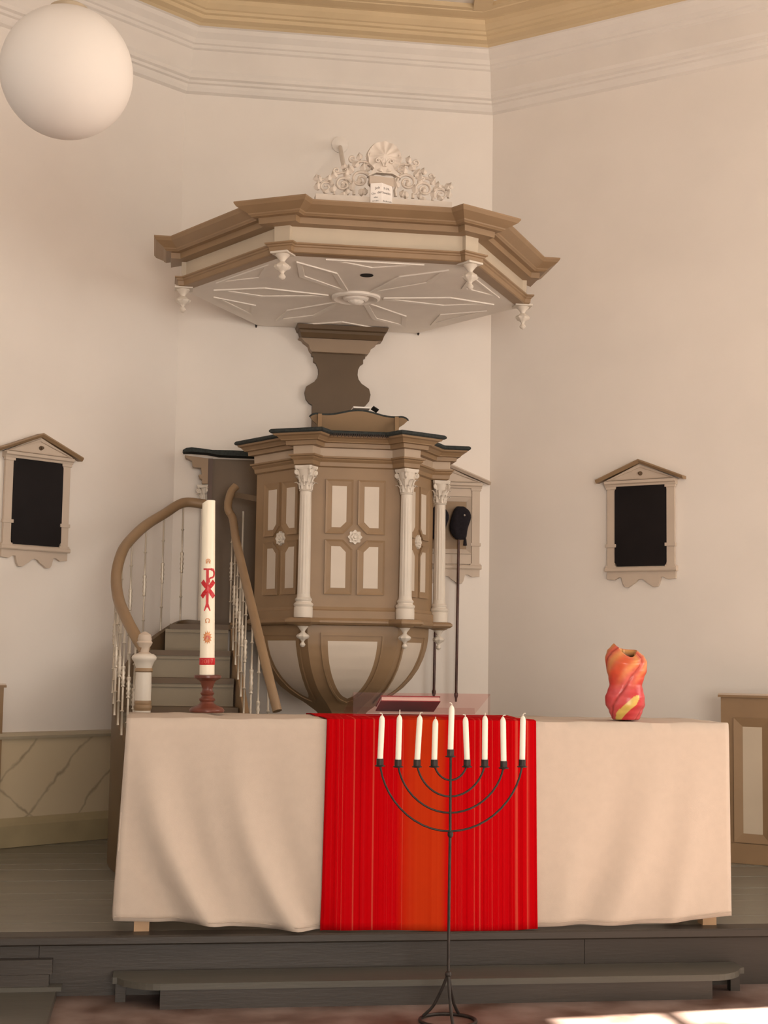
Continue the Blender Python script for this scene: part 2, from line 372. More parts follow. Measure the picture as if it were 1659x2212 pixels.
# ------------------------------------------------------------------ dais: planks, nosing, riser
SY = 5.547
dais = struct(thing('floor_dais', None, None, (0, SY, 0)))
def xl_at(y): return CL.x + DL.x*((CL.y-y)/-DL.y) if y > PL.y else XL
def xr_at(y): return CR.x + DR.x*((CR.y-y)/-DR.y) if y > PR.y else XR
y = SY+.10; i = 0
while y < WY-.02:
    y1 = min(y+.172+.02*rnd.random(), WY-.005); g = .0035
    a0, a1 = max(xl_at(y), XL)+.01, max(xl_at(y1), XL)+.01; b0, b1 = min(xr_at(y), XR)-.01, min(xr_at(y1), XR)-.01
    z = ST - .0025*rnd.random(); pl = MB()
    pl.rings([[(a0, y+g, z-.03), (b0, y+g, z-.03), (b1, y1, z-.03), (a1, y1, z-.03)], [(a0, y+g, z-.002), (b0, y+g, z-.002), (b1, y1, z-.002), (a1, y1, z-.002)],
              [(a0, y+g+.002, z), (b0, y+g+.002, z), (b1, y1-.002, z), (a1, y1-.002, z)]], True, True)
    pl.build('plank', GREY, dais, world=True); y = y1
nos = MB(); nos.prism([(SY+.0, ST-.006), (SY+.006, ST), (SY+.10, ST), (SY+.10, ST-.034), (SY+.006, ST-.034), (SY, ST-.028)], lambda p, z, t: Vector((XL+.01+(XR-XL-.02)*t, p, z)), 0, 1)
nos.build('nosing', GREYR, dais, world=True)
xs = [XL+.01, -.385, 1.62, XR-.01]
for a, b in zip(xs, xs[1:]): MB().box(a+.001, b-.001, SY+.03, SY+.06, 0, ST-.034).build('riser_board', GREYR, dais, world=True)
MB().box(XL+.02, XR-.02, SY+.06, SY+.12, 0, ST-.034).build('joist', DARK, dais, world=True)
# ------------------------------------------------------------------ step in front of the dais
STY = 5.343
step = thing('wooden_step', 'long grey painted wooden step with scooped ends below the altar table', 'step', (1.037, 5.44, 0))
SZ = .088
sa, sb = .044, 2.033
lp = [(sa-.165, SY+.028), (sa-.165, STY+.120)] + [(sa-.150+.150*(i/6), STY+.120-.115*(1-(1-i/6)**2)**.75) for i in range(7)]
outline = lp + [(2*((sa+sb)/2)-x, y) for x, y in reversed(lp)]
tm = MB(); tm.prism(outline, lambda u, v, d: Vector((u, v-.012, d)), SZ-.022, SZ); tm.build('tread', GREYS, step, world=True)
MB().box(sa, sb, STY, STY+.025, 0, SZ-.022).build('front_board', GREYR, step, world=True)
for x in (sa-.155, sb+.155-.036): MB().box(x, x+.036, STY+.125, STY+.16, 0, SZ-.022).build('end_post', GREYR, step, world=True)
for x in (sa, sb-.03): MB().box(x, x+.03, STY+.025, SY+.028, 0, SZ-.022).build('bearer', DARK, step, world=True)
# pew floor at the left of the step
plat = thing('pew_platform', 'low grey wooden floor platform at the left in front of the dais', 'platform', (-1.0, 5.0, 0))
MB().box(-2.6, -.318, 3.6, SY+.025, 0, .03).build('deck', GREYS, plat, world=True)
MB().box(-2.6, -.300, SY-.035, SY+.026, .03, .045).build('lip', GREYS, plat, world=True)
MB().box(-2.6, -.345, SY-.02, SY+.028, .045, .085).build('board', GREYR, plat, world=True)
MB().box(-2.6, -.335, SY-.012, SY+.028, .085, .135).build('board', GREYR, plat, world=True)
# ------------------------------------------------------------------ altar table with cloth and runner
TZ, TX0, TX1, TY0, TY1 = .985, -.10, 2.20, 5.60, 6.10
tb = thing('altar_table', 'plain wooden altar table hidden under the white cloth, feet showing', 'table', (1.05, 5.85, ST))
MB().box(TX0+.02, TX1-.02, TY0+.02, TY1-.02, TZ-.035, TZ-.008).build('tabletop', WOODL, tb, world=True)
for x in (-.055, 2.105):
    for yy in (TY0+.03, TY1-.09): MB().box(x, x+.055, yy, yy+.055, ST, TZ-.035).build('leg', WOODL, tb, world=True)
for yy in (TY0+.045, TY1-.075): MB().box(0, 2.1, yy, yy+.02, TZ-.12, TZ-.035).build('apron', WOODL, tb, world=True)
def lerp(a, b, t): return a+(b-a)*t
def bottom(x):
    t = (x-TX0)/(TX1-TX0)
    return .262*(1-t)**2 + 2*.175*t*(1-t) + .252*t*t + .004*math.sin(x*9)
def ridge(x, x0, w_, a): d = (x-x0)/w_; return a*math.exp(-d*d)
def front(x, s):                 # s: 0 top edge .. 1 hem; returns outward bulge (toward -y)
    b = .014*s
    b += .060*s**1.1*ridge(x, -.03+.25*s**2.2, .055, 1) - .022*s*ridge(x, -.13+.22*s**2, .05, 1) - .020*s*ridge(x, .09+.25*s**2.2, .05, 1)
    b += .058*s**1.2*ridge(x, .29+.24*s**2.4, .055, 1) - .020*s*ridge(x, .42+.22*s**2.2, .05, 1)
    b += .020*s**2*ridge(x, .19+.14*s**3, .045, 1)
    b += .034*s**1.5*ridge(x, 1.92-.20*s**1.8, .07, 1) - .018*s*ridge(x, 1.78-.18*s**2, .06, 1)
    b += .026*s**1.5*ridge(x, 2.08-.12*s**2, .055, 1) + .016*s**2*ridge(x, 1.60-.06*s, .06, 1)
    b += .0016*math.sin(x*61)*s**5*(1.0 if x < .62 else .45)
    return b
mb = MB(); NX, NS = 130, 26; grid = []
xs = [TX0-.004+(TX1-TX0+.008)*i/NX for i in range(NX+1)]
rows = []
ytop = [TY1, TY1-.1, TY1-.2, TY1-.3, TY1-.4, TY0+.03, TY0+.012]
for yy in ytop: rows.append([(x, yy, TZ + .0035*math.sin(x*23+yy*31)*math.sin(x*7.3) + (.010*math.exp(-((x-.10)/.10)**2) + .006*math.exp(-((x-.36)/.07)**2) if abs(yy-TY1+.25) < .12 else 0)) for x in xs])
for j in range(NS+1):
    s = j/NS; row = []
    for x in xs:
        fl_ = (-.022*s if x < TX0+.05 else 0) * max(0, 1-(x-TX0)/.05)
        z = lerp(TZ-.010, bottom(x), s) if j else TZ-.003
        row.append((x+fl_, TY0 - front(x, s) + (.004 if j == 0 else 0), z))
    rows.append(row)
mb.rings(rows, close=False)
for sd, X in ((0, TX0-.004), (1, TX1+.004)):   # side falls
    rr = []
    for j in range(NS+1):
        s = j/NS; i0 = 0 if sd == 0 else NX; f0 = rows[len(ytop)+j][i0]
        rr.append([(lerp(f0[0], X, q/8) + (-1 if sd == 0 else 1)*(.012*s*math.sin(q*1.9)), lerp(f0[1], TY1, q/8), f0[2]+(.004*math.sin(q*2) if j == NS else 0)) for q in range(9)])
    mb.rings(rr, close=False)
cloth = mb.build('tablecloth', CLOTH, smooth=70); tag(cloth, 'white tablecloth with soft folds hanging over the altar table', 'tablecloth')
hem = MB()
hp = [Vector(p) + Vector((0, -.002, .014)) for p in rows[-1]]
hem.tube(hp[::2], .0022, 4, flat=.6); hem.build('hem', CLOTH, cloth)
sol = cloth.modifiers.new('thick', 'SOLIDIFY'); sol.thickness = .0025; sol.offset = -1
RX0, RX1 = .632, 1.432; RC = (RX0+RX1)/2
mb = MB(); rr = []; NR = 60
rxs = [RX0+(RX1-RX0)*i/NR for i in range(NR+1)]
rr.append([(x-.028, TY1+.006, TZ-.14) for x in rxs]); rr.append([(x-.028, TY1+.006, TZ+.004) for x in rxs])
for yy in (TY1-.12, TY1-.25, TY1-.38, TY0+.02): rr.append([(x-.028*(yy-TY0)/.5, yy, TZ+.0058+.0035*math.sin(x*23+yy*31)*math.sin(x*7.3)) for x in rxs])
for j in range(NS+1):
    s = j/NS; row = []
    for x in rxs:
        xx = x + (-.012*s if x < RC else .004*s)*abs(x-RC)/.4
        row.append((xx, TY0-.011-max(front(xx, s), front(x, s))-.005*s-.006*s**6, lerp(TZ+.002, bottom(xx)-.002, s)))
    rr.append(row)
mb.rings([[(p[0]-RC, p[1]-TY0, p[2]-TZ) for p in r] for r in rr], close=False)
run = mb.build('table_runner', RUN, smooth=70); run.location = (RC, TY0, TZ); LOC[run.name] = Vector(run.location)
sol = run.modifiers.new('thick', 'SOLIDIFY'); sol.thickness = .002; sol.offset = 1
tag(run, 'red and orange striped woven runner hanging down the middle of the table', 'table runner')
# ------------------------------------------------------------------ menorah with nine candles
MX, MY = 1.003, 5.085
men = thing('menorah', 'tall black wrought iron nine-armed candle stand in front of the table', 'candelabrum', (MX, MY, 0))
ring = [(MX+.094*math.cos(t), MY+.094*math.sin(t), .006) for t in [2*PI*i/40 for i in range(41)]]
MB().tube(ring, .006, 8, False).build('base_ring', IRON, men, world=True, smooth=60)
for a in (R(55), R(150), R(270)):
    p = [(MX+r*math.cos(a), MY+r*math.sin(a), z) for r, z in ((.002, .155), (.012, .13), (.03, .09), (.055, .045), (.088, .012))]
    MB().tube(spline(p, 4), .0055, 8).build('leg', IRON, men, world=True, smooth=60)
MB().sphere((MX, MY, .157), .012, 10, 6).build('collar', IRON, men, world=True, smooth=60)
MB().tube([(MX, MY, .15), (MX, MY, .40), (MX+.001, MY, .62), (MX, MY, .90)], [.0052, .0052, .005, .0042], 8).build('stem', IRON, men, world=True, smooth=60)
MB().sphere((MX+.002, MY, .622), .0105, 10, 6, (1, 1, 1.2)).build('knot', IRON, men, world=True, smooth=60)
zj = [.632, .694, .749, .804]
arms = [(at(821, 1645, MY), at(1128, 1647, MY), zj[0]), (at(860, 1647, MY), at(1088, 1650, MY), zj[1]), (at(901, 1647, MY), at(1047, 1647, MY), zj[2]), (at(938, 1647, MY), at(1009, 1647, MY), zj[3])]
cups = [at(973, 1625, MY)]
for a, b, z in arms:
    pts = []
    hw = (b.x-a.x)/2
    for side in (0, 1):
        e = a if side == 0 else b; sg = []
        for i in range(13):
            t = i/12*PI/2; sg.append(Vector((MX+(e.x-MX)*math.sin(t), MY, z+(e.z-z)*(1-math.cos(t)**1.15))))
        pts = sg[::-1] + pts if side == 0 else pts + sg
    MB().tube(pts, .0036, 7).build('arm', IRON, men, world=True, smooth=60)
    cups += [a, b]
cups.sort(key=lambda p: p.x)
tips = [(826, 1533), (860, 1528), (907, 1536), (940, 1535), (977, 1516), (1005, 1538), (1047, 1535), (1088, 1540), (1130, 1537)]
ordn = ['first candle from the left on the iron candle stand', 'second candle from the left on the iron candle stand, wick straight up', 'third candle from the left on the iron candle stand, leaning right', 'fourth candle from the left, just left of the tall central candle', 'raised central candle standing highest on the iron candle stand', 'candle just right of the central candle, leaning left', 'third candle from the right on the iron candle stand', 'second candle from the right on the iron candle stand', 'last candle on the right of the iron candle stand']
wk = [(-1, .7), (0, 1.2), (1, 1), (0, .45), (-1, .8), (-1, .7), (0, .6), (1, .6), (1, .8)]
lean = [(.005), .003, .008, .003, .003, -.008, .0, -.004, .002]
for i, c in enumerate(cups):
    cm = MB(); cm.lathe([(.0085, -.018), (.017, -.016), (.018, -.013), (.0125, -.012), (.0125, .010), (.0105, .010), (.0105, -.002)], c, 14)
    cm.build('cup', IRON, men, world=True, smooth=40)
    cd_ = thing('candle', 'white ' + ordn[i], 'candle', (c.x, c.y, c.z-.001), group='candles on the iron candle stand')
    cd_.rotation_euler = (0, lean[i]/.165, 0)
    h = .160 - (.012 if i == 3 else 0) - (.004 if i in (0, 5) else 0)
    MB().lathe([(.0098, 0), (.0100, .02), (.0100, h-.016), (.0086, h-.008), (.0045, h-.0005), (.0015, h+.001)], (0, 0, 0), 16).build('wax_body', WAX2, cd_, smooth=50)
    d, l = wk[i]
    MB().tube(spline([(0, 0, h-.002), (0, 0, h+.006*l), (.004*d, -.001, h+.011*l), (.009*d, -.002, h+(.011 if d else .016)*l)], 3), .0017, 5).build('wick', WICK, cd_)
# ------------------------------------------------------------------ paschal candle on a turned wooden stick
CX, CY = .196, 5.889
st = thing('candlestick', 'dark red turned wooden candlestick standing on the left of the table', 'candlestick', (CX, CY, TZ+.012))
zz = .150
MB().lathe([(.066, 0), (.068, .006), (.066, .012), (.060, .018), (.040, .026), (.028, .034), (.026, .040)], (0, 0, 0), 28).build('foot', WOODR, st, smooth=45)
MB().lathe([(.026, .040), (.031, .046), (.031, .052), (.023, .058), (.021, .064), (.026, .069), (.027, .074), (.022, .080), (.020, .090), (.027, .112), (.033, .122)], (0, 0, 0), 28).build('stem', WOODR, st, smooth=45)
MB().lathe([(.033, .122), (.046, .128), (.053, .133), (.053, .141), (.046, .144), (.032, .144)], (0, 0, 0), 28).build('dish', WOODR, st, smooth=45)
CZ0 = TZ+.156
CANT = -.016
can = thing('paschal_candle', 'tall cream paschal candle with red symbols and 2017 on the left of the table', 'candle', (CX-.003, CY, CZ0))
can.rotation_euler = (0, CANT, 0)
CH = 1.822-CZ0
def crad(z): return .0292 - .0042*z/CH
prof = [(crad(CH*i/16), CH*i/16) for i in range(17)]
cm = MB(); n = 32
rr = [[(r*math.cos(2*PI*j/n), r*math.sin(2*PI*j/n), z) for j in range(n)] for r, z in prof[:-1]]
rt_ = crad(CH)
rr.append([(rt_*math.cos(2*PI*j/n), rt_*math.sin(2*PI*j/n), CH-.016*max(0, -math.cos(2*PI*j/n)-.25)) for j in range(n)])
rr.append([(rt_*.8*math.cos(2*PI*j/n), rt_*.8*math.sin(2*PI*j/n), CH-.012-.010*max(0, -math.cos(2*PI*j/n)-.25)) for j in range(n)])
cm.rings(rr, True, True).build('wax_body', WAX, can, smooth=45)
MB().tube([(0, 0, CH-.03), (0, .001, CH-.008)], .0013, 5).build('wick', WICK, can)
FACE = math.atan2(-CY, -(CX))           # side of the candle that faces the nave
def wrap(poly_mesh, name, m, parent, z0, th=.0014, ang=FACE):   # bend flat verts (x right, y up) onto the candle
    vs = []
    for x, y_, d in poly_mesh.v:
        z = z0+y_; r = crad(z)+.0004+d*th; a = ang + x/crad(z); vs.append(Vector((r*math.cos(a), r*math.sin(a), z)))
    q = MB(); q.v = vs; q.f = poly_mesh.f; return q.build(name, m, parent)
def strip(mb, pts, wdt):                # flat band with thickness along 2D points, subdivided
    P = []
    for a, b in zip(pts, pts[1:]):
        for i in range(6): P.append((lerp(a[0], b[0], i/6), lerp(a[1], b[1], i/6)))
    P.append(pts[-1]); L_, R_ = [], []
    for i, p in enumerate(P):
        a, b = P[max(0, i-1)], P[min(len(P)-1, i+1)]; d = Vector((b[0]-a[0], b[1]-a[1])).normalized(); ww = wdt(i/(len(P)-1)) if callable(wdt) else wdt
        L_.append((p[0]-d.y*ww/2, p[1]+d.x*ww/2)); R_.append((p[0]+d.y*ww/2, p[1]-d.x*ww/2))
    k = [[(x, y_, 1) for x, y_ in L_], [(x, y_, 1) for x, y_ in R_], [(x, y_, 0) for x, y_ in R_], [(x, y_, 0) for x, y_ in L_]]
    rings = [[k[q][i] for q in range(4)] for i in range(len(P))]
    mb.rings(rings, True, True); return mb
def zpx(py): return at(447, py, CY).z - CZ0
# chi-rho
q = MB()
zt, zb_ = zpx(1229), zpx(1320)
strip(q, [(-.002, 0), (-.002, zt-zb_)], lambda t: .0100 + .016*max(0, (.06-t)/.06)**1.5)
strip(q, [(-.018, zt-zb_-.0022), (.024, zt-zb_-.0022)], .006)
arc = [(.012+.0155*math.cos(t), zt-zb_-.019+.0165*math.sin(t)) for t in [R(90-i*18) for i in range(11)]] + [(.005, zt-zb_-.040), (.0045, zt-zb_-.055)]
strip(q, arc, lambda t: .0095-.004*t)
wrap(q, 'rho_letter', REDP, can, zb_)
q = MB(); zc1, zc0 = zpx(1256), zpx(1290)
strip(q, [(-.024, zc1-zc0), (.026, 0)], lambda t: .013+.010*abs(t-.5)); strip(q, [(.026, zc1-zc0), (-.026, 0)], lambda t: .013+.010*abs(t-.5))
wrap(q, 'chi_letter', REDP, can, zc0, .0024)
def text_mesh(txt, size, depth=.001, align='CENTER'):
    c = bpy.data.curves.new('lettering', 'FONT'); c.body = txt; c.size = size; c.align_x = align; c.resolution_u = 3
    o = bpy.data.objects.new('lettering', c); COL.objects.link(o); dg = bpy.context.evaluated_depsgraph_get()
    me = bpy.data.meshes.new_from_object(o.evaluated_get(dg)); q = MB(); vs = [Vector(v.co) for v in me.vertices]
    fs = [tuple(p.vertices) for p in me.polygons]; n = len(vs); q.v = [Vector((v.x, v.y, 1)) for v in vs]; q.f = fs
    bpy.data.objects.remove(o); bpy.data.meshes.remove(me); bpy.data.curves.remove(c); return q
def omega(inner):
    q = MB(); a = [(.0075*math.cos(t), .008+.0075*math.sin(t)) for t in [R(-58+i*18.5) for i in range(17)]]
    strip(q, [(.0085, 0), (.0035, 0)] + a[:] + [(-.0035, 0), (-.0085, 0)], .0028)
    if inner: strip(q, [(-.0045, .0035), (0, .0125), (.0045, .0035)], .0022); strip(q, [(-.003, .0065), (.003, .0065)], .0018)
    return q
wrap(omega(True), 'alpha_letter', GOLDP, can, zpx(1217)); wrap(omega(False), 'omega_letter', GOLDP, can, zpx(1345))
q = MB(); ze = zpx(1377); rays_ = []
for i in range(48):
    t = 2*PI*i/48; r = (1.0 if i % 4 == 0 else .72 if i % 4 in (1, 3) else .66); rays_.append((.0185*r*math.cos(t), .027*r*math.sin(t)))
inner = [(.0105*math.cos(2*PI*i/48), .016*math.sin(2*PI*i/48)) for i in range(48)]
q.rings([[(x, y_, 0) for x, y_ in rays_], [(x, y_, .8) for x, y_ in rays_], [(x, y_, 1.4) for x, y_ in inner]], False, True)
sm_ = wrap(q, 'sun_medallion', GOLDP, can, ze, .0018)
q = MB(); strip(q, [(-.008, -.009), (-.002, .006), (.005, .004), (.007, -.008)], .004); wrap(q, 'medallion_figure', REDL, sm_, ze, .0042)
q = MB(); b0, b1 = zpx(1436), zpx(1421)
yb_ = q.lathe([(crad(b0)+.0010, b0), (crad(b0)+.0018, b0+.0015), (crad(b1)+.0018, b1-.0015), (crad(b1)+.0010, b1)], (0, 0, 0), 32).build('year_band', REDP, can, smooth=40)
wrap(text_mesh('2017', .0235), 'year_numerals', REDL, yb_, b0+.0055, .0024)
# ------------------------------------------------------------------ vase
VX, VY = 1.834, 5.742
def vase():
    n, m = 96, 60; H = .292; vs, cols = [], []
    prof = [(0, .050), (.02, .056), (.12, .066), (.22, .078), (.32, .078), (.42, .070), (.5, .064), (.6, .070), (.72, .080), (.84, .083), (.92, .074), (.97, .058), (1, .046)]
    def pr(t):
        for (a, ra), (b, rb) in zip(prof, prof[1:]):
            if a <= t <= b: u = (t-a)/(b-a); u = u*u*(3-2*u); return ra+(rb-ra)*u
        return prof[-1][1]
    rings = []
    for i in range(m+1):
        t = i/m; row = []
        for j in range(n):
            a = 2*PI*j/n; tw = a - 2.6*t          # twisting petals
            lob = .5+.5*math.cos(3*tw); sh = abs((3*tw/(2*PI)) % 1 - .5)*2
            r = pr(t)*(1 + .10*(sh-.5)*min(1, 3*t+.15)) - .004*math.exp(-((sh-.02)/.06)**2)
            lift = (.024*math.exp(-(((a-2.9+PI) % (2*PI)-PI)/.9)**2) - .030*math.exp(-(((a-4.9+PI) % (2*PI)-PI)/.9)**2) + .004)*max(0, (t-.6)/.4)**1.6
            row.append((r*math.cos(a), r*math.sin(a)*.92, t*H*.93+lift)); 
            top = max(0, min(1, (t-.42)/.38)); base = Vector((.56, .035, .040)); mid = Vector((.62, .10, .035)); yel = Vector((.70, .36, .09)); pink = Vector((.62, .13, .13))
            c = base.lerp(mid, top); c = c.lerp(yel, .75*top*math.exp(-((sh-.45)/.22)**2)); c = c.lerp(pink, .55*(1-lob)*(1-.4*top)); c = c.lerp(Vector((.33, .02, .012)), .7*math.exp(-((sh-.0)/.07)**2))
            ft = ((a-4.37+PI) % (2*PI)-PI)        # painted yellow flame on the nave side
            dl = t - (.15 + .24*ft/1.0); fw_ = .075*max(0, 1-(abs(ft+.03)/.80)**6)**.5
            if abs(dl) < fw_: c = Vector((.66, .46, .11))
            cols.append((c.x, c.y, c.z, 1))
        rings.append(row)
    for i, q in enumerate((.90, .80, .86, .9)):   # inside of the mouth, its shade put into the colour
        row = []
        for j in range(n):
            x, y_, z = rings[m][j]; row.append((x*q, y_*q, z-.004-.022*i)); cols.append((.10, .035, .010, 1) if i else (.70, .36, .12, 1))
        rings.append(row)
    mb = MB(); mb.rings(rings, True, True); o = mb.build('vase', GLAZE, smooth=60)
    at_ = o.data.attributes.new('glaze', 'FLOAT_COLOR', 'POINT')
    for i, c in enumerate(cols): at_.data[i].color = c
    return o
v = vase(); v.location = (VX, VY, TZ+.0045); LOC[v.name] = Vector(v.location); tag(v, 'red orange and yellow ceramic vase shaped like twisted flames on the right of the table', 'vase')
# ------------------------------------------------------------------ acrylic lectern with a book
lec = thing('acrylic_lectern', 'clear acrylic book stand, red runner reflection tinted in, on the middle of the table', 'book stand', (1.02, 5.85, TZ+.008))
lx0, lx1, zt_ = .752, 1.292, TZ+.098; z0_ = TZ+.0085
MB().prism([(lx0, z0_), (lx1, z0_), (lx1, zt_), (lx0, zt_)], lambda u, v_, d: Vector((u, 5.762+d, v_)), 0, .005).build('front_sheet', ACRYL, lec, world=True)
MB().prism([(5.768, zt_), (5.768, zt_-.005), (6.052, z0_), (6.058, z0_+.002)], lambda u, v_, d: Vector((lx0+d*(lx1-lx0), u, v_)), 0, 1).build('sloping_sheet', ACRYL, lec, world=True)
MB().prism([(6.045, z0_+.001), (6.052, z0_+.001), (6.062, z0_+.022), (6.056, z0_+.025)], lambda u, v_, d: Vector((lx0+d*(lx1-lx0), u, v_)), 0, 1).build('lip', ACRYL, lec, world=True)
d_ = Vector((0, 6.052-5.768, z0_-zt_)).normalized(); n_ = Vector((0, -d_.z, d_.y))
bk = thing('hymn_book', 'burgundy book lying on the clear acrylic book stand', 'book', tuple(Vector((1.0, 5.768, zt_)) + d_*.212 + n_*.0135))
slope = lambda u, v_, d: d_*v_ + n_*d + Vector((u, 0, 0))
MB().prism([(-.120, -.075), (.120, -.075), (.120, .075), (-.120, .075)], slope, -.0085, -.005).build('back_cover', BOOK, bk)
MB().prism([(-.115, -.071), (.117, -.071), (.117, .071), (-.115, .071)], slope, -.005, .011).build('pages', PAGE, bk)
MB().prism([(-.120, -.075), (.120, -.075), (.120, .075), (-.120, .075)], slope, .011, .014).build('front_cover', BOOK, bk)
# ------------------------------------------------------------------ six-sided entablature with blocks standing out at the corners
def ress(cx, cy, a, b, rv, o, run, ymax):
    # outline along a run of corners: (corner, mode) with mode 'b' block, 'p' plain, 's'/'e' block cut off at the start/end
    pts = []
    for k, mode in run:
        t = R(60*k); r = Vector((math.cos(t), math.sin(t))); q = Vector((-math.sin(t), math.cos(t))); h = b+o
        s = (a+o-.5*h)/.8660254; out_r = max(rv+o, s)
        L_ = {'b': ((s, -h), (out_r, -h), (out_r, h), (s, h)), 'p': (((a+o)/.8660254, 0),), 's': ((out_r, -h), (out_r, h), (s, h)), 'e': ((s, -h), (out_r, -h), (out_r, h))}[mode]
        for rad, lat in L_:
            p = Vector((cx, cy)) + r*rad + q*lat; pts.append((p.x, min(p.y, ymax)))
    return pts
def entab(name, m, parent, cx, cy, a, b, rv, prof, run, ymax):
    lo, hi = prof[0], prof[-1]; pr = [(-.035, lo[1])] + list(prof) + [(-.035, hi[1])]
    rr = [[(x, y_, z) for x, y_ in ress(cx, cy, a, b, rv, o, run, ymax)] for o, z in pr]
    mb = MB(); cols_ = list(zip(*rr)); mb.rings([list(c) for c in cols_], True, True)
    return mb.build(name, m, parent, world=True)
# ---- pulpit
PX, PY, PA = 1.0018, 8.1525, .425
RCOL = .531; BB, RV = .040, .560
RUNP = ([(3, 'p'), (4, 'b'), (5, 'b'), (0, 'b'), (1, 'p'), (2, 'p')], 8.64)
RUNH = ([(3, 'p'), (4, 'p'), (5, 'p'), (0, 'p'), (1, 'p'), (2, 'p')], 8.64)
pul = thing('pulpit', 'six-sided taupe pulpit with white columns and cream panels above the table', 'pulpit', (PX, PY, ST))
entab('cushion', PAD, pul, PX, PY, PA, BB, RV, [(.060, 2.364), (.104, 2.364), (.112, 2.370), (.112, 2.378), (.104, 2.386), (.04, 2.390), (-.03, 2.388), (-.03, 2.364)], *RUNP)
entab('cornice', BROWN, pul, PX, PY, PA, BB, RV, [(-.03, 2.364), (.098, 2.364), (.094, 2.355), (.080, 2.350), (.070, 2.340), (.066, 2.336), (.064, 2.331), (.046, 2.329), (.044, 2.308), (.018, 2.306)], *RUNP)
entab('frieze', CREAM if False else mat('frieze_paint', (.47, .36, .26, 1), .5, .05, 5), pul, PX, PY, PA, BB, RV, [(.016, 2.308), (.014, 2.265), (.018, 2.262)], *RUNP)
entab('architrave', BROWN, pul, PX, PY, PA, BB, RV, [(.010, 2.264), (.036, 2.262), (.034, 2.254), (.024, 2.250), (.026, 2.244), (.020, 2.238), (.014, 2.232), (.012, 2.212), (.002, 2.206), (-.03, 2.206)], *RUNP)
entab('base_fascia', BROWN, pul, PX, PY, PA, BB, RV, [(.004, 1.478), (.010, 1.464), (.018, 1.458), (.018, 1.420), (.022, 1.416)], *RUNH)
entab('base_molding', BROWN, pul, PX, PY, PA, BB, RV, [(.010, 1.4185), (.024, 1.416), (.034, 1.406), (.034, 1.396), (.022, 1.386), (.0, 1.382)], *RUNP)
hexr = PA/.8660254
def hexpt(r, k, z): t = R(60*k); return Vector((PX+r*math.cos(t), PY+r*math.sin(t), z))
def face_frame(k):               # face k lies between corners k and k+1
    t = R(60*k+30); n = Vector((math.cos(t), math.sin(t), 0)); u = Vector((-math.sin(t), math.cos(t), 0)); c = Vector((PX, PY, 0)) + n*PA
    return lambda x, z, d: c + u*x + n*d + Vector((0, 0, z))
hwf = PA*math.tan(R(30))
def mirror(poly, sx, sz, zc):
    p = [(x*sx, zc+(z-zc)*sz) for x, z in poly]; return p if sx*sz > 0 else p[::-1]
ZM = 1.8435
for k in range(6):
    if k == 2: continue          # open side where the stair comes in
    fr = face_frame(k)
    fp = MB().prism([(-hwf, 1.39), (hwf, 1.39), (hwf, 2.30), (-hwf, 2.30)], fr, -.025, 0).build('face_panel', BROWN, pul, world=True)
    if k not in (3, 4, 5): continue
    quad = [(.047, 1.893+.030), (.047+.030, 1.893), (.124, 1.893), (.124, 2.110), (.047, 2.110)]
    out_ = offset_poly(quad, .034)
    for sx in (1, -1):
        for sz in (1, -1):
            P = mirror(quad, sx, sz, ZM); Q = mirror(out_, sx, sz, ZM); M1 = offset_poly(P, .024); 
            fm = MB(); fm.ringprism(Q, M1, fr, -.001, .011, .007); fm.ringprism(M1, P, fr, -.001, .007, .002); fm.build('panel_molding', BROWN, fp, world=True)
            MB().prism(P, fr, -.001, .0035).build('cream_inset', INSET, fp, world=True)
    ro = MB()
    ctr = lambda r, a, d: fr(r*math.cos(a), ZM+r*math.sin(a), d)
    nn = 48
    ro.rings([[ctr(.036*(1+.10*math.cos(8*2*PI*j/nn)), 2*PI*j/nn, 0) for j in range(nn)], [ctr(.034*(1+.12*math.cos(8*2*PI*j/nn)), 2*PI*j/nn, .012) for j in range(nn)],
              [ctr(.022*(1+.05*math.cos(8*2*PI*j/nn)), 2*PI*j/nn, .009) for j in range(nn)], [ctr(.019*(1+.12*math.cos(6*2*PI*j/nn)), 2*PI*j/nn, .017) for j in range(nn)],
              [ctr(.009, 2*PI*j/nn, .012) for j in range(nn)], [ctr(.007, 2*PI*j/nn, .019) for j in range(nn)]], False, True)
    ro.build('rosette', WHITE, fp, world=True, smooth=50)
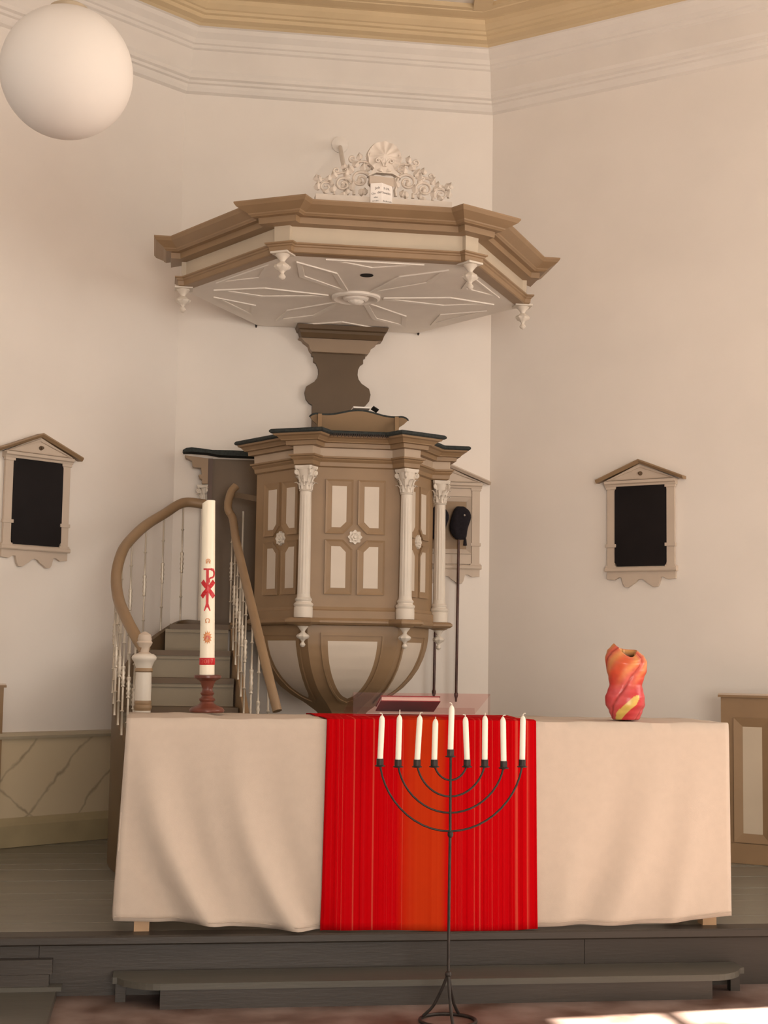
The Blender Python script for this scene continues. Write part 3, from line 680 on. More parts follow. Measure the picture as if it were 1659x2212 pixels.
# columns with leafy capitals, base drums and hanging drops
def capital(c, z0, z1, rb):
    mb = MB(); h = z1-z0
    mb.lathe([(rb, z0), (rb*1.12, z0+.003), (rb*1.18, z0+.007), (rb*1.0, z0+.011), (rb*.98, z0+.03), (rb*1.05, z0+.06), (rb*1.25, z0+.09), (rb*1.5, z0+h-.018)], (c.x, c.y, 0), 16)
    def leaf(a, zb, hh, wd, curl, r0):
        r = Vector((math.cos(a), math.sin(a), 0)); t = Vector((-math.sin(a), math.cos(a), 0)); rows = []
        for i in range(7):
            s = i/6; z = zb + hh*min(1, 1.12*s) - (curl*.5*max(0, s-.8)/.2); rad = r0 + .004 + .010*s*s + curl*max(0, s-.55)/.45
            ww = wd*(.55+.9*s-1.15*s*s*s)
            rows.append([Vector((c.x, c.y, z)) + r*(rad-.003) + t*(-ww), Vector((c.x, c.y, z)) + r*(rad+.003), Vector((c.x, c.y, z)) + r*(rad-.003) + t*ww, Vector((c.x, c.y, z-.002)) + r*(rad-.006)])
        mb.rings(rows, True, True)
    for j in range(8): leaf(2*PI*j/8, z0+.012, .042, .012, .016, rb*.98)
    for j in range(8): leaf(2*PI*(j+.5)/8, z0+.030, .055, .011, .016, rb*1.02)
    base = math.atan2(c.y-PY, c.x-PX)
    for j in range(4):           # corner volutes
        a = base+PI/4+j*PI/2; r = Vector((math.cos(a), math.sin(a), 0)); t = Vector((-r.y, r.x, 0)); p = Vector((c.x, c.y, z1-.034)) + r*(rb*1.62)
        sp = [p + r*(.013*(1-i/16)*math.cos(-i*.75+1.2)) + Vector((0, 0, .013*(1-i/16)*math.sin(-i*.75+1.2))) for i in range(13)]
        mb.tube([Vector((c.x, c.y, z0+.055)) + r*rb*1.1, Vector((c.x, c.y, z1-.03)) + r*rb*1.35] + sp, [.005, .005] + [.0055]*13, 6, up=tuple(t))
        mb.sphere(p, .005, 8, 5)
    ab = []
    for j in range(4):
        a = base+PI/4+j*PI/2
        for da, rr in ((-.10, 1.98), (.10, 1.98), (.45, 1.52), (PI/4, 1.40), (PI/2-.45, 1.52)): ab.append((math.cos(a+da)*rb*rr, math.sin(a+da)*rb*rr))
    f2 = lambda u, v_, d: Vector((c.x+u, c.y+v_, d))
    mb.prism(ab, f2, z1-.018, z1-.011); mb.prism([(x*1.05, y_*1.05) for x, y_ in ab], f2, z1-.011, z1)
    return mb
def drop(c, z1, L_, s):          # turned hanging drop below z1
    pr_ = [(.030, 0), (.031, -.006), (.024, -.014), (.012, -.030), (.011, -.036), (.018, -.042), (.031, -.052), (.034, -.060), (.029, -.070), (.015, -.078), (.008, -.086), (.007, -.092), (.013, -.100), (.016, -.107), (.012, -.115), (.004, -.121)]
    k = L_/.121
    lob = lambda t, i: 1+(.10*math.cos(8*t) if 5 <= i <= 9 else 0)
    return MB().lathe([(r*s, z1+z*k) for r, z in pr_][::-1], (c.x, c.y, 0), 24, lob)
for k in (0, 4, 5):
    c = hexpt(RCOL, k, 0)
    col_ = MB(); nf = 40; zs = (1.535, 1.56, 2.03, 2.055)
    col_.lathe([(.036, 1.521), (.0345, 1.531), (.0335, 1.54)], (c.x, c.y, 0), nf, cap=False)
    flu = lambda t, i: 1-.075*max(0, math.cos(12*t))
    col_.lathe([(.0335, 1.54), (.0330, 1.60), (.0315, 1.85), (.0300, 2.03), (.0298, 2.05)], (c.x, c.y, 0), 72, lambda t, i: flu(t, i) if 0 < i < 4 else 1, cap=False)
    col_.lathe([(.0298, 2.05), (.0298, 2.072)], (c.x, c.y, 0), nf)
    sh = col_.build('column_shaft', WHITE, pul, world=True, smooth=35)
    capital(c, 2.070, 2.204, .0305).build('capital', WHITE, sh, world=True, smooth=40)
    MB().lathe([(.048, 1.419), (.049, 1.424), (.049, 1.470), (.046, 1.474), (.050, 1.479), (.052, 1.486), (.048, 1.493), (.041, 1.497), (.040, 1.503), (.044, 1.508), (.044, 1.514), (.037, 1.521)], (c.x, c.y, 0), 28).build('column_base', WHITE, sh, world=True, smooth=40)
    MB().lathe([(.030, 1.374), (.046, 1.380), (.050, 1.386), (.046, 1.3865)], (c.x, c.y, 0), 28).build('column_bracket', BROWN, pul, world=True, smooth=40)
    drop(c, 1.378, .112, .92).build('drop_finial', WHITE, pul, world=True, smooth=40)
# bowl under the pulpit
BP = [(.475, 1.384), (.474, 1.34), (.466, 1.28), (.448, 1.22), (.420, 1.16), (.382, 1.105), (.334, 1.055), (.275, 1.012), (.205, .972), (.140, .925), (.105, .88), (.085, .82), (.080, .74), (.075, ST)]
def bowlR(z):
    for (ra, za), (rb, zb) in zip(BP, BP[1:]):
        if zb <= z <= za: return ra+(rb-ra)*(za-z)/(za-zb)
    return BP[-1][0]
zs = [BP[0][1]-(BP[0][1]-.86)*i/40 for i in range(41)] + [.82, .74, ST]
for k in range(6):
    t = R(60*k+30); n = Vector((math.cos(t), math.sin(t), 0)); u = Vector((-math.sin(t), math.cos(t), 0))
    def bp(f, z, d, n=n, u=u):   # f: lateral metres, d: outward
        r = bowlR(z)*.8660254; sl = (bowlR(z+.005)-bowlR(z-.005))/.01*.866; nn_ = (n - Vector((0, 0, 1))*sl).normalized()
        return Vector((PX, PY, z)) + n*r + u*f + nn_*d
    m_ = MB(); m_.rings([[bp(q*bowlR(z)*.5/4, z, 0) for q in range(-4, 5)] for z in zs], close=False)
    bf = m_.build('bowl_face', BROWN, pul, world=True, smooth=30)
    if k not in (3, 4, 5): continue
    def hw_(z):                  # inset half width
        tt = (1.302-z)/(1.302-1.003); return .130*max(0, 1-tt**2.3)**.62*(1-.10*tt)
    zi = [1.302-(1.302-1.003)*i/24 for i in range(25)]
    m_ = MB(); m_.rings([[bp(q*hw_(z)/3, z, .003) for q in range(-3, 4)] for z in zi], close=False); m_.build('cream_inset', INSET, bf, world=True, smooth=40)
    zo = [1.345-(1.345-.975)*i/24 for i in range(25)]
    def hw2(z): tt = (1.345-z)/(1.345-.975); return .168*max(0, 1-tt**2.4)**.60*(1-.06*tt)
    m_ = MB()
    loop = lambda hf, zl, d: [bp(hf(z), z, d) for z in zl] + [bp(-hf(z), z, d) for z in zl[::-1]]
    def sc_(hf, s): return lambda z: hf(z)*s
    zmid = [1.330-(1.330-.985)*i/24 for i in range(25)]
    hmid = lambda z: .155*max(0, 1-((1.330-z)/(1.330-.985))**2.4)**.60*(1-.07*(1.330-z)/.345)
    m_.rings([loop(hw2, zo, -.001), loop(hw2, zo, .008), loop(hmid, zmid, .008), loop(hmid, zmid, .003), loop(hw_, zi, .003), loop(hw_, zi, -.001)])
    m_.build('inset_molding', BROWN, bf, world=True, smooth=40)
MB().rings([[hexpt(.46, k, 1.384) for k in range(6)], [hexpt(.46, k, 1.40) for k in range(6)]], True, True).build('pulpit_floor', BROWN2, pul, world=True)
# reading desk on the pulpit rim
DYF = PY-PA-.02                  # front of desk
dz0, dz1 = 2.392, 2.50
dk = MB(); NQ = 40
def desk_top(x):                 # wavy outline of the back board
    u = (x-1.02)/.26; return .012*math.cos(u*PI*1.5) - .006*u*u
outl = []
for i in range(NQ+1):
    u = -1+2*i/NQ; x = 1.02+.262*u
    outl.append((x, dz1+.004+desk_top(x)-.020*max(0, (abs(u)-.84)/.16)**2))
low = [(1.282, dz1-.022), (1.262, dz1-.042), (1.238, dz1-.058), (1.228, dz1-.075), (.806, dz1-.075), (.796, dz1-.058), (.774, dz1-.042), (.758, dz1-.022)]
poly = outl[::-1] + [(.758, dz1-.022), (.774, dz1-.042), (.796, dz1-.058), (.806, dz1-.090)] + [(1.228, dz1-.090), (1.238, dz1-.058), (1.262, dz1-.042), (1.282, dz1-.022)]
dfr = lambda u, v_, d: Vector((u, DYF+.10+d-(v_-dz0)*.45, v_))
dk.prism(poly[::-1], dfr, 0, .016); dk.build('desk_board', BROWN, pul, world=True)
edge = [dfr(x, z+.002, .006) for x, z in [(.757, dz1-.020)] + outl + [(1.283, dz1-.020)]]
MB().tube(edge, .0065, 6).build('desk_edging', PAD, pul, world=True)
for x in (.806, 1.215):
    MB().bar((x, DYF+.015, dz0-.008), (x+.004, DYF+.055, dz1-.012), .020, .026).build('desk_support', BROWN, pul, world=True)
# fringe hanging over the front of the rim
fm = MB()
for i in range(46):
    x = .80+.44*i/45; fm.box(x-.0022, x+.0022, PY-PA-.118, PY-PA-.112, 2.357-.003*(i % 2), 2.372)
fo = fm.build('fringe', FRINGE, pul, world=True); fo['kind'] = 'stuff'
MB().prism([(.735, 2.386), (1.30, 2.386), (1.285, 2.402), (.755, 2.402)], lambda u, v_, d: Vector((u, DYF+.01+d, v_)), 0, .14).build('desk_cushion', PAD, pul, world=True)
pp = thing('sermon_paper', 'sheet of white paper lying on the pulpit reading desk', 'paper', tuple(at(779, 881, DYF+.13)))
MB().box(-.045, .045, -.05, .05, -.010, -.002).build('sheet', PAGE, pp)
nb = thing('notebook', 'thin dark notebook leaning on the pulpit desk beside the white paper', 'notebook', tuple(at(810, 884, DYF+.12)))
MB().prism([(-.016, .006), (.014, -.012), (.015, -.008), (-.015, .010)], lambda u, v_, d: Vector((u, d, v_)), -.05, .05).build('cover', BOOK if False else PAD, nb)
# ------------------------------------------------------------------ canopy
QX, QY, QA = 1.003, 7.870, .800
QB, QR = .030, .925
RUNQ = ([(3, 's'), (4, 'b'), (5, 'b'), (0, 'e')], 8.70)
can_ = thing('pulpit_canopy', 'six-sided taupe and cream sounding board with star soffit above the pulpit', 'canopy', (QX, QY, 3.156))
entab('cornice', BROWN, can_, QX, QY, QA, QB, QR, [(.0, 3.384), (.160, 3.384), (.160, 3.377), (.150, 3.362), (.126, 3.346), (.108, 3.335), (.105, 3.329), (.099, 3.325), (.095, 3.321), (.070, 3.319), (.068, 3.290), (.012, 3.288)], *RUNQ)
entab('frieze', CREAM, can_, QX, QY, QA, QB, QR, [(.012, 3.292), (.010, 3.198)], *RUNQ)
entab('architrave', BROWN, can_, QX, QY, QA, QB, QR, [(.006, 3.203), (.046, 3.203), (.046, 3.196), (.038, 3.192), (.036, 3.186), (.030, 3.182), (.028, 3.160), (.022, 3.156), (-.02, 3.156)], *RUNQ)
hx = lambda a, z: [(QX+a/.8660254*math.cos(R(60*k)), min(8.705, QY+a/.8660254*math.sin(R(60*k))), z) for k in range(6)]
MB().rings([hx(.79, 3.376), hx(.79, 3.382)], True, True).build('top_boards', BROWN2, can_, world=True)
sof = MB().rings([hx(.822, 3.158), hx(.822, 3.172), hx(.80, 3.176)], True, True).build('soffit', SOFF, can_, world=True)
down = lambda u, v_, d: Vector((QX+u, QY+v_, 3.158-d))
def rot2(p, a): return (p[0]*math.cos(a)-p[1]*math.sin(a), p[0]*math.sin(a)+p[1]*math.cos(a))
for k in range(6):
    a = R(60*k)
    kite = [(.150, -.018), (.50, -.105), (.765, 0), (.50, .105), (.150, .018)]
    ki = offset_poly(kite, -.026)
    m_ = MB(); m_.ringprism([rot2(p, a) for p in kite], [rot2(p, a) for p in ki], down, 0, .007, .005); m_.build('star_molding', SOFF, sof, world=True)
    b = a+R(30); tri = [(.735, -.245), (.735, .245), (.60, 0)]
    if k == 1: tri = [(.735, -.245), (.735, .245), (.60, 0)]
    tri_i = offset_poly(tri, -.026)
    m_ = MB(); m_.ringprism([rot2(p, b) for p in tri], [rot2(p, b) for p in tri_i], down, 0, .006, .005); m_.build('triangle_molding', SOFF, sof, world=True)
MB().lathe([(.132, 3.159), (.132, 3.146), (.118, 3.140), (.108, 3.146), (.100, 3.152), (.070, 3.152), (.066, 3.140), (.050, 3.132), (.044, 3.136), (.040, 3.128), (.026, 3.118), (.010, 3.114), (.002, 3.113)][::-1], (QX, QY, 0), 36, lambda t, i: 1+(.05*math.cos(10*t) if 1 <= i <= 5 else 0)).build('boss', SOFF, sof, world=True, smooth=40)
MB().lathe([(.034, 3.1575), (.034, 3.155), (.028, 3.154)][::-1], (.997, 7.401, 0), 24).build('sound_hole', DARK, sof, world=True)
for k in (0, 3, 4, 5):
    t = R(60*k); c = Vector((QX+.925*math.cos(t), QY+.925*math.sin(t), 0))
    m_ = drop(c, 3.150, .125, 1.12); r_ = Vector((math.cos(t), math.sin(t), 0)); u_ = Vector((-r_.y, r_.x, 0))
    o = m_.build('drop_finial', WHITE, can_, world=True, smooth=40)
    MB().prism([(-.045, -.05), (.045, -.05), (.045, .045), (-.045, .045)], lambda u, v_, d: Vector((c.x, c.y, 3.158-d)) + u_*u + r_*v_, 0, .009).build('finial_plate', WHITE, can_, world=True)
for k in (1, 2):                 # iron hooks holding the back corners to the wall
    p = Vector((QX+.97*math.cos(R(60*k)), 8.69, 3.150)); MB().tube([p + Vector((0, .015, .02)), p, p + Vector((0, -.012, .004))], .006, 6).build('hook', IRON, can_, world=True)
# carved crest
KY = 6.995
CRX = at(828, 440, KY).x
cr = lambda u, z, d: Vector((CRX+u*.965, KY-d, 3.384+(z*.045/.078 if z < .078 else .045+(z-.078)*.86)))
crest = MB().prism([(-.345, 0), (.345, 0), (.345, .078), (-.345, .078)], cr, -.03, .03).build('crest_plinth', CARVE, can_, world=True)
def scroll(pts, r0, r1, spir=None, n=10):
    P = [Vector((p[0], p[1], 0)) for p in pts]; S = spline(P, 6)
    if spir:
        d = (S[-1]-S[-2]).normalized(); side, sr, turns = spir; c = S[-1] + Vector((-d.y, d.x, 0))*side*sr; v0 = S[-1]-c; m = int(turns*14)
        for i in range(1, m+1):
            a = side*2*PI*i/14; f = 1-.75*i/m; S.append(c + Vector((v0.x*math.cos(a)-v0.y*math.sin(a), v0.x*math.sin(a)+v0.y*math.cos(a), 0))*f)
    N = len(S); return [cr(p.x, p.y, 0) for p in S], [lerp(r0, r1, i/(N-1)) for i in range(N)]
for s in (-1, 1):
    def volute(cx, cz, r, a0, turns, dirn, th, tail):
        S = [Vector((p[0], p[1], 0)) for p in tail]; m = int(turns*20)
        for i in range(m+1):
            f = i/m; a = R(a0)+dirn*2*PI*turns*f; rr_ = r*(1-.82*f); S.append(Vector((cx+rr_*math.cos(a), cz+rr_*math.sin(a), 0)))
        N = len(S); P = [cr(p.x*s, p.y, .006*i/N) for i, p in enumerate(S)]; Rr = [th*(1-.45*i/N) for i in range(N)]
        MB().tube(P, Rr, 6, up=(0, -1, 0), flat=1.2).build('scroll', CARVE, crest, world=True, smooth=60)
    def leaf(x, z, a, l, wd=.016):
        m_ = MB(); d = Vector((math.cos(R(a)), math.sin(R(a)), 0)); nrm = Vector((-d.y, d.x, 0)); rows = []
        for i in range(7):
            q = i/6; c = Vector((x, z, 0)) + d*l*q + nrm*l*.28*q*q; w2 = wd*math.sin(PI*(.12+.88*q))*(1+.25*(i % 2))+.0015
            rows.append([cr((c.x+nrm.x*w2)*s, c.y+nrm.y*w2, .002), cr(c.x*s, c.y, .012+.010*q), cr((c.x-nrm.x*w2)*s, c.y-nrm.y*w2, .002), cr(c.x*s, c.y, -.010)])
        m_.rings(rows, True, True); m_.build('acanthus_leaf', CARVE, crest, world=True, smooth=60)
    volute(.118, .185, .052, 200, 1.6, -1, .0085, [(.062, .100), (.058, .135)])
    volute(.205, .150, .046, 210, 1.6, -1, .0080, [(.150, .095), (.150, .120)])
    volute(.292, .128, .036, 215, 1.5, -1, .0070, [(.250, .090), (.250, .105)])
    volute(.160, .302, .020, 250, 1.3, 1, .0065, [(.060, .275), (.100, .292), (.135, .285)])
    volute(.240, .228, .018, 250, 1.3, 1, .0060, [(.165, .215), (.195, .222), (.220, .215)])
    volute(.325, .182, .014, 250, 1.2, 1, .0050, [(.262, .172), (.290, .178), (.308, .172)])
    volute(.085, .262, .022, 300, 1.3, -1, .0060, [(.055, .200), (.085, .225)])
    for x, z, a, l in ((.070, .150, 100, .055), (.100, .235, 70, .045), (.155, .225, 40, .045), (.172, .190, 15, .035), (.160, .125, 80, .045), (.190, .195, 80, .045), (.240, .185, 45, .040), (.252, .150, 10, .030),
                       (.255, .105, 80, .040), (.280, .162, 80, .035), (.318, .155, 50, .035), (.330, .110, 70, .045), (.115, .130, 250, .040), (.205, .105, 255, .035), (.120, .300, 60, .035), (.200, .240, 70, .030),
                       (.090, .100, 60, .035), (.180, .095, 60, .030), (.300, .095, 120, .030), (.135, .185, 200, .030), (.215, .150, 200, .025), (.075, .310, 80, .030), (.150, .255, 110, .035), (.335, .165, 60, .030)):
        leaf(x, z, a, l)
sh = MB(); NS_ = 64
def shell(r, d): 
    return [cr(r*(1+.02*math.cos(9*t) if r > .03 else r and 1)*math.sin(t), .318+r*1.05*math.cos(t)-0.0, d+.006*math.cos(11*t)*(r/.09)) for t in [2*PI*j/NS_ for j in range(NS_)]]
sh.rings([shell(.088, -.02), shell(.090, .0), shell(.084, .022), shell(.062, .014), shell(.034, .024), shell(.012, .032)], True, True); sh.build('shell', CARVE, crest, world=True, smooth=60)
MB().prism([(-.085, .20), (-.04, .225), (.04, .225), (.085, .20), (.055, .245), (.03, .29), (-.03, .29), (-.055, .245)], cr, -.015, .018).build('shell_stem', CARVE, crest, world=True)
for s in (-1, 1):
    P, Rr = scroll([(.004*s, .262), (.012*s, .285), (.022*s, .30)], .006, .005, (-s, .014, 1.2)); P = [p + Vector((0, -.024, 0)) for p in P]
    MB().tube(P, Rr, 6).build('scroll', CARVE, crest, world=True, smooth=60)
bkm = MB(); NB = 16
def bkz(u): return .046+.014*(1-abs(u/.057))**1.0 - .004*math.cos(u/.057*PI)
rows = [[cr(-.018+(-.057+.114*i/NB), z, bkz(-.057+.114*i/NB)+.002) for i in range(NB+1)] for z in (-.002+.0, .052, .106, .150)]
rows = []
for z in (.004, .05, .10, .148): rows.append([cr(-.018+(-.055+.110*i/NB), z+.012*(1-abs(-1+2*i/NB))-.006*(2*i/NB), bkz(-.055+.110*i/NB)) for i in range(NB+1)])
bkm.rings(rows, close=False); back = [[p + Vector((0, .02, 0)) for p in r] for r in rows]; bkm.rings(back, close=False)
per = lambda r: r[0] + [q[-1] for q in r[1:]] + r[-1][::-1][1:] + [q[0] for q in r[::-1]][1:-1]
bkm.rings([per(rows), per(back)]); ob = bkm.build('open_book', PAGE, crest, world=True)
MB().prism([(-.078, .148), (.044, .140), (.044, .188), (-.078, .196)], cr, .006, .045).build('book_rest', BROWN if False else BEIGE, crest, world=True)
for txt, u0, z, sz in (('Joh', -.038, .122, .019), ('5:39.', .008, .120, .017), ('On', -.058, .093, .016), ('derzoekt', -.006, .095, .0185), ('die', -.046, .066, .017), ('ende', -.048, .036, .016), ('Schrift', .012, .034, .0175)):
    q = text_mesh(txt, sz); tm_ = MB()
    tm_.v = [cr(u0+x, z+y_-.22*abs(x+u0+.018)*(1), bkz(max(-.056, min(.056, u0+x+.018)))+.0012) for x, y_, d in q.v]; tm_.f = q.f
    tm_.build('lettering', INK, ob, world=True)
rod = [at(735, 318, 8.69), at(739, 342, 8.0), at(748, 385, 7.25)]
MB().tube([rod[0] + Vector((0, .02, 0)), rod[0], rod[1], rod[2], (rod[2].x, rod[2].y, 3.37)], .013, 8).build('tie_rod', WHITE, can_, world=True, smooth=60)
p = rod[0]; rp = MB().lathe([(.05, 0), (.05, .008), (.03, .016), (.012, .02)], (0, 0, 0), 20).build('rod_plate', WALL, can_, smooth=40)
rp.rotation_euler = (R(90), 0, 0); rp.location = Vector((p.x, 8.709, p.z+.02)) - LOC[can_.name]
# bracket on the wall carrying the canopy
br = thing('wall_bracket', 'taupe scroll-cut wall panel with painted-in shade rising behind the pulpit to the canopy', 'bracket', (1.01, 8.70, 2.6))
half = [(.150, 2.20), (.150, 2.695), (.168, 2.705), (.188, 2.730), (.196, 2.770), (.186, 2.805), (.160, 2.822), (.140, 2.835), (.122, 2.86), (.116, 2.885), (.118, 2.915), (.132, 2.945), (.148, 2.955), (.148, 2.985), (.160, 2.988), (.160, 3.005)]
MB().prism([(1.008+x, z) for x, z in half] + [(1.008-x, z) for x, z in half[::-1]], lambda u, v_, d: Vector((u, 8.709-d, v_)), 0, .035).build('panel', BROWN2, br, world=True)  # shade behind the pulpit painted in by the darker taupe
half = [(.155, 3.005), (.166, 3.005), (.178, 3.02), (.186, 3.045), (.215, 3.065), (.225, 3.080), (.245, 3.085)]
MB().prism([(1.012+x, z) for x, z in half] + [(1.012-x, z) for x, z in half[::-1]], lambda u, v_, d: Vector((u, 8.709-d, v_)), 0, .08).build('bell_molding', mat('bracket_mid_paint', (.29, .205, .135, 1), .5, .06, 5), br, world=True)
rr = [[(1.02-w_, 8.708, z), (1.02-w_, 8.708-dp, z), (1.02+w_, 8.708-dp, z), (1.02+w_, 8.708, z)] for w_, dp, z in ((.240, .10, 3.085), (.248, .12, 3.11), (.252, .12, 3.125), (.262, .14, 3.13), (.270, .15, 3.153))]
MB().rings(rr, True, True).build('cap_molding', BROWN2, br, world=True)
# ------------------------------------------------------------------ memorial boards on the walls
def board(name, label, loc, rz, black=True, group='pedimented boards on the walls'):
    t = thing(name, label, 'wall board', loc, rz, group)     # local: x right, z up, front = -y; origin at board centre bottom of panel
    fr = lambda u, z, d: Vector((u, -d, z))
    W2 = .206
    MB().prism([(-W2+.01, -.05), (W2-.01, -.05), (W2-.01, .46), (-W2+.01, .46)], fr, 0, .012).build('back_board', BEIGE, t)
    if black:
        cn = .014; x1 = .156; bz0, bz1 = .0, .452
        poly = [(-x1+cn, bz0), (x1-cn, bz0), (x1-cn*.5, bz0+cn*1.2), (x1, bz0+cn*1.5), (x1, .112), (x1-.012, .118), (x1, .126), (x1, bz1-cn*1.8), (x1-.004, bz1-cn), (x1-cn, bz1),
                (-x1+cn, bz1), (-x1+.004, bz1-cn), (-x1, bz1-cn*1.8), (-x1, .126), (-x1+.012, .118), (-x1, .112), (-x1, bz0+cn*1.5), (-x1+cn*.5, bz0+cn*1.2)]
        MB().prism(poly, fr, .008, .026).build('black_panel', BLACK, t)
    else:
        o_ = [(-.150, .06), (.150, .06), (.150, .40), (-.150, .40)]; i_ = offset_poly(o_, -.028)
        MB().ringprism(o_, i_, fr, .010, .030, .016).build('panel_frame', BEIGE, t)
        MB().prism(i_, fr, .010, .014).build('recessed_panel', BROWN, t)
        MB().prism([(-.150, -.0), (.150, -.0), (.150, .058), (-.150, .058)], fr, .010, .024).build('bottom_rail', BEIGE, t)
        MB().prism([(-.150, .402), (.150, .402), (.150, .45), (-.150, .45)], fr, .010, .024).build('top_rail', BEIGE, t)
    for s in (-1, 1):            # pilasters with base, collar and cap
        xa, xb = sorted((s*.155, s*.202)); MB().prism([(xa, -.02), (xb, -.02), (xb, .455), (xa, .455)], fr, .008, .024).build('pilaster', BEIGE, t)
        xa, xb = sorted((s*.147, s*.208))
        MB().prism([(xa, .108), (xb, .108), (xb, .126), (xa, .126)], fr, .01, .031).build('pilaster_collar', BEIGE, t)
        MB().prism([(xa, -.02), (xb, -.02), (xb, .004), (xa, .004)], fr, .01, .029).build('pilaster_base', BEIGE, t)
        MB().prism([(xa, .438), (xb, .438), (xb, .452), (xa, .452)], fr, .01, .030).build('pilaster_cap', BEIGE, t)
    MB().prism([(0, .452), (.032, .452), (.036, .462), (.046, .468), (.046, .482), (0, .482)], lambda d, z, q: Vector((-.212+.424*q, -d, z)), 0, 1).build('entablature', BEIGE, t)
    MB().prism([(-.225, .480), (.225, .480), (0, .578)], fr, 0, .030).build('tympanum', BEIGE, t)
    tri = [(-.205, .487), (.205, .487), (0, .570)]; ti = offset_poly(tri, -.014)
    MB().ringprism(tri, ti, fr, .028, .042, .036).build('tympanum_molding', BEIGE, t)
    for s in (-1, 1):
        pr_ = [Vector((s*.262, 0, .484)), Vector((0, 0, .597))]; up_ = Vector((0, 0, 1))
        m_ = MB(); A = [pr_[0] + Vector((0, -d, h)) for d, h in ((0, -.006), (.046, -.010), (.060, .004), (.060, .010), (0, .010))]; B_ = [pr_[1] + Vector((0, -d, h)) for d, h in ((0, -.020), (.046, -.020), (.060, -.006), (.060, .002), (0, .002))]
        m_.rings([A, B_], True, True); m_.build('pediment_slope', BROWN if black else BEIGE, t)
    kb = MB().lathe([(.012, 0), (.012, .004), (.006, .006), (.005, .014), (.008, .020), (.003, .024)], (0, 0, 0), 14).build('medallion_knob', BROWN2, t, smooth=40)
    kb.location = (0, 0, 0); kb.rotation_euler = (R(90), 0, 0); kb.location = (.004, -.030, .520)
    MB().prism([(0, -.03), (.030, -.03), (.034, -.024), (.034, -.012), (.026, -.004), (0, 0)], lambda d, z, q: Vector((-.214+.428*q, -d, z)), 0, 1).build('shelf', BEIGE, t)
    ap = [(-.205, -.03), (-.205, -.072), (-.160, -.076), (-.135, -.062), (-.118, -.062), (-.108, -.10), (-.098, -.116), (-.075, -.118), (-.055, -.104), (-.035, -.092), (-.018, -.076), (0, -.072),
          (.018, -.076), (.035, -.092), (.055, -.104), (.075, -.118), (.098, -.116), (.108, -.10), (.118, -.062), (.135, -.062), (.160, -.076), (.205, -.072), (.205, -.03)]
    MB().prism(ap, fr, 0, .018).build('apron', BEIGE, t); return t
def on_right(s, z, off=.0015): p = CR + DR*s; return (p.x-math.sin(AR)*off, p.y-math.cos(AR)*off, z)
def on_left(s, z, off=.0015): p = CL - DL*s; return (p.x+math.sin(AL)*off, p.y-math.cos(AL)*off, z)
board('memorial_board', 'black board in a beige pedimented frame on the wall right of the pulpit', on_right(.979, 1.752), -AR)
board('memorial_board', 'black board in a beige pedimented frame on the wall left of the stairs', on_left(-.938, 1.785), AL)
board('collection_bag_board', 'beige pedimented board behind the pulpit with two collection bags hanging on it', (1.672, WY-.0015, 1.780), 0, False)
# collection bags on long poles
def bag(label, px, pole_top, pole_bot, yb):
    c = at(px, 1130, yb); t = thing('collection_bag', label, 'collection bag', (c.x, c.y, c.z), group='collection bags on poles behind the pulpit')
    rows = []
    for i in range(13):
        q = i/12; z = .098-.196*q; w_ = .059*[.40, .72, .88, .96, 1, 1, .98, .95, .91, .86, .80, .68, .42][i]; dpt = .030*math.sin(PI*(q*.86+.08))**.7+.004
        rows.append([Vector((w_*math.cos(a)*(1+.06*math.cos(3*a+q*4))+.006*math.sin(q*7), dpt*math.sin(a)*(1+.12*math.sin(5*a)), z)) for a in [2*PI*j/22 for j in range(22)]])
    MB().rings(rows, True, True).build('velvet_bag', VELVET, t, smooth=60)
    b0 = Vector(pole_top)-Vector(c); b1 = Vector(pole_bot)-Vector(c); d = (b1-b0)
    MB().tube([b0, b0+d*.3, b0+d*.93, b0+d*.945, b0+d*.95, b0+d*.965, b0+d*.98, b1], [.007, .0085, .008, .0085, .012, .012, .007, .006], 10).build('pole', POLE, t, smooth=60)
    MB().lathe([(.002, .03), (.008, .02), (.009, .010), (.012, -.018), (.004, -.02)][::-1], (.028, -.012, -.115), 10).build('tassel', VELVET, t, smooth=60)
    MB().tube([(.020, -.012, -.075), (.027, -.012, -.090)], .002, 5).build('tassel_cord', VELVET, t)
    MB().tube([(0, .015, .07), (0, .046, .085)], .005, 6).build('hook', IRON, t)
    MB().sphere((.020, -.028, .045), .006, 8, 5).build('silver_stud', BRASS, t, smooth=60)
    return t
bag('black velvet collection bag on a long dark pole right of the pulpit column', 994, at(991, 1160, 8.645), at(985, 1516, 8.66), 8.645)
bag('black velvet collection bag half hidden behind the right pulpit column', 946, at(944, 1160, 8.645), at(937, 1510, 8.66), 8.645)
# ------------------------------------------------------------------ stair to the pulpit
sta = thing('pulpit_staircase', 'curved taupe staircase with slim pale balusters climbing to the pulpit', 'staircase', (.15, 7.6, ST))
Lp = [(437, 8.42, 1341, 1089), (389, 8.40, 1340, 1086), (347, 8.28, 1362, 1110), (308, 8.10, 1392, 1134), (277, 7.92, 1425, 1162), (256, 7.75, 1458, 1190), (243, 7.55, 1497, 1240), (247, 7.30, 1545, 1290), (262, 7.10, 1588, 1330), (285, 6.95, 1640, 1374), (304, 6.88, 1690, 1404)]
Rp = [(497, 8.25, 1345, 1120), (503, 8.0, 1405, 1163), (514, 7.75, 1468, 1213), (526, 7.5, 1543, 1265), (539, 7.25, 1620, 1320), (553, 7.05, 1700, 1380), (573, 6.9, 1790, 1462), (592, 6.84, 1850, 1536)]
LS = [at(x, ys, Y) for x, Y, ys, yr in Lp]; LR = [at(x, yr, Y) for x, Y, ys, yr in Lp]
RS = [at(x, ys, Y) for x, Y, ys, yr in Rp]; RR = [at(x, yr, Y) for x, Y, ys, yr in Rp]
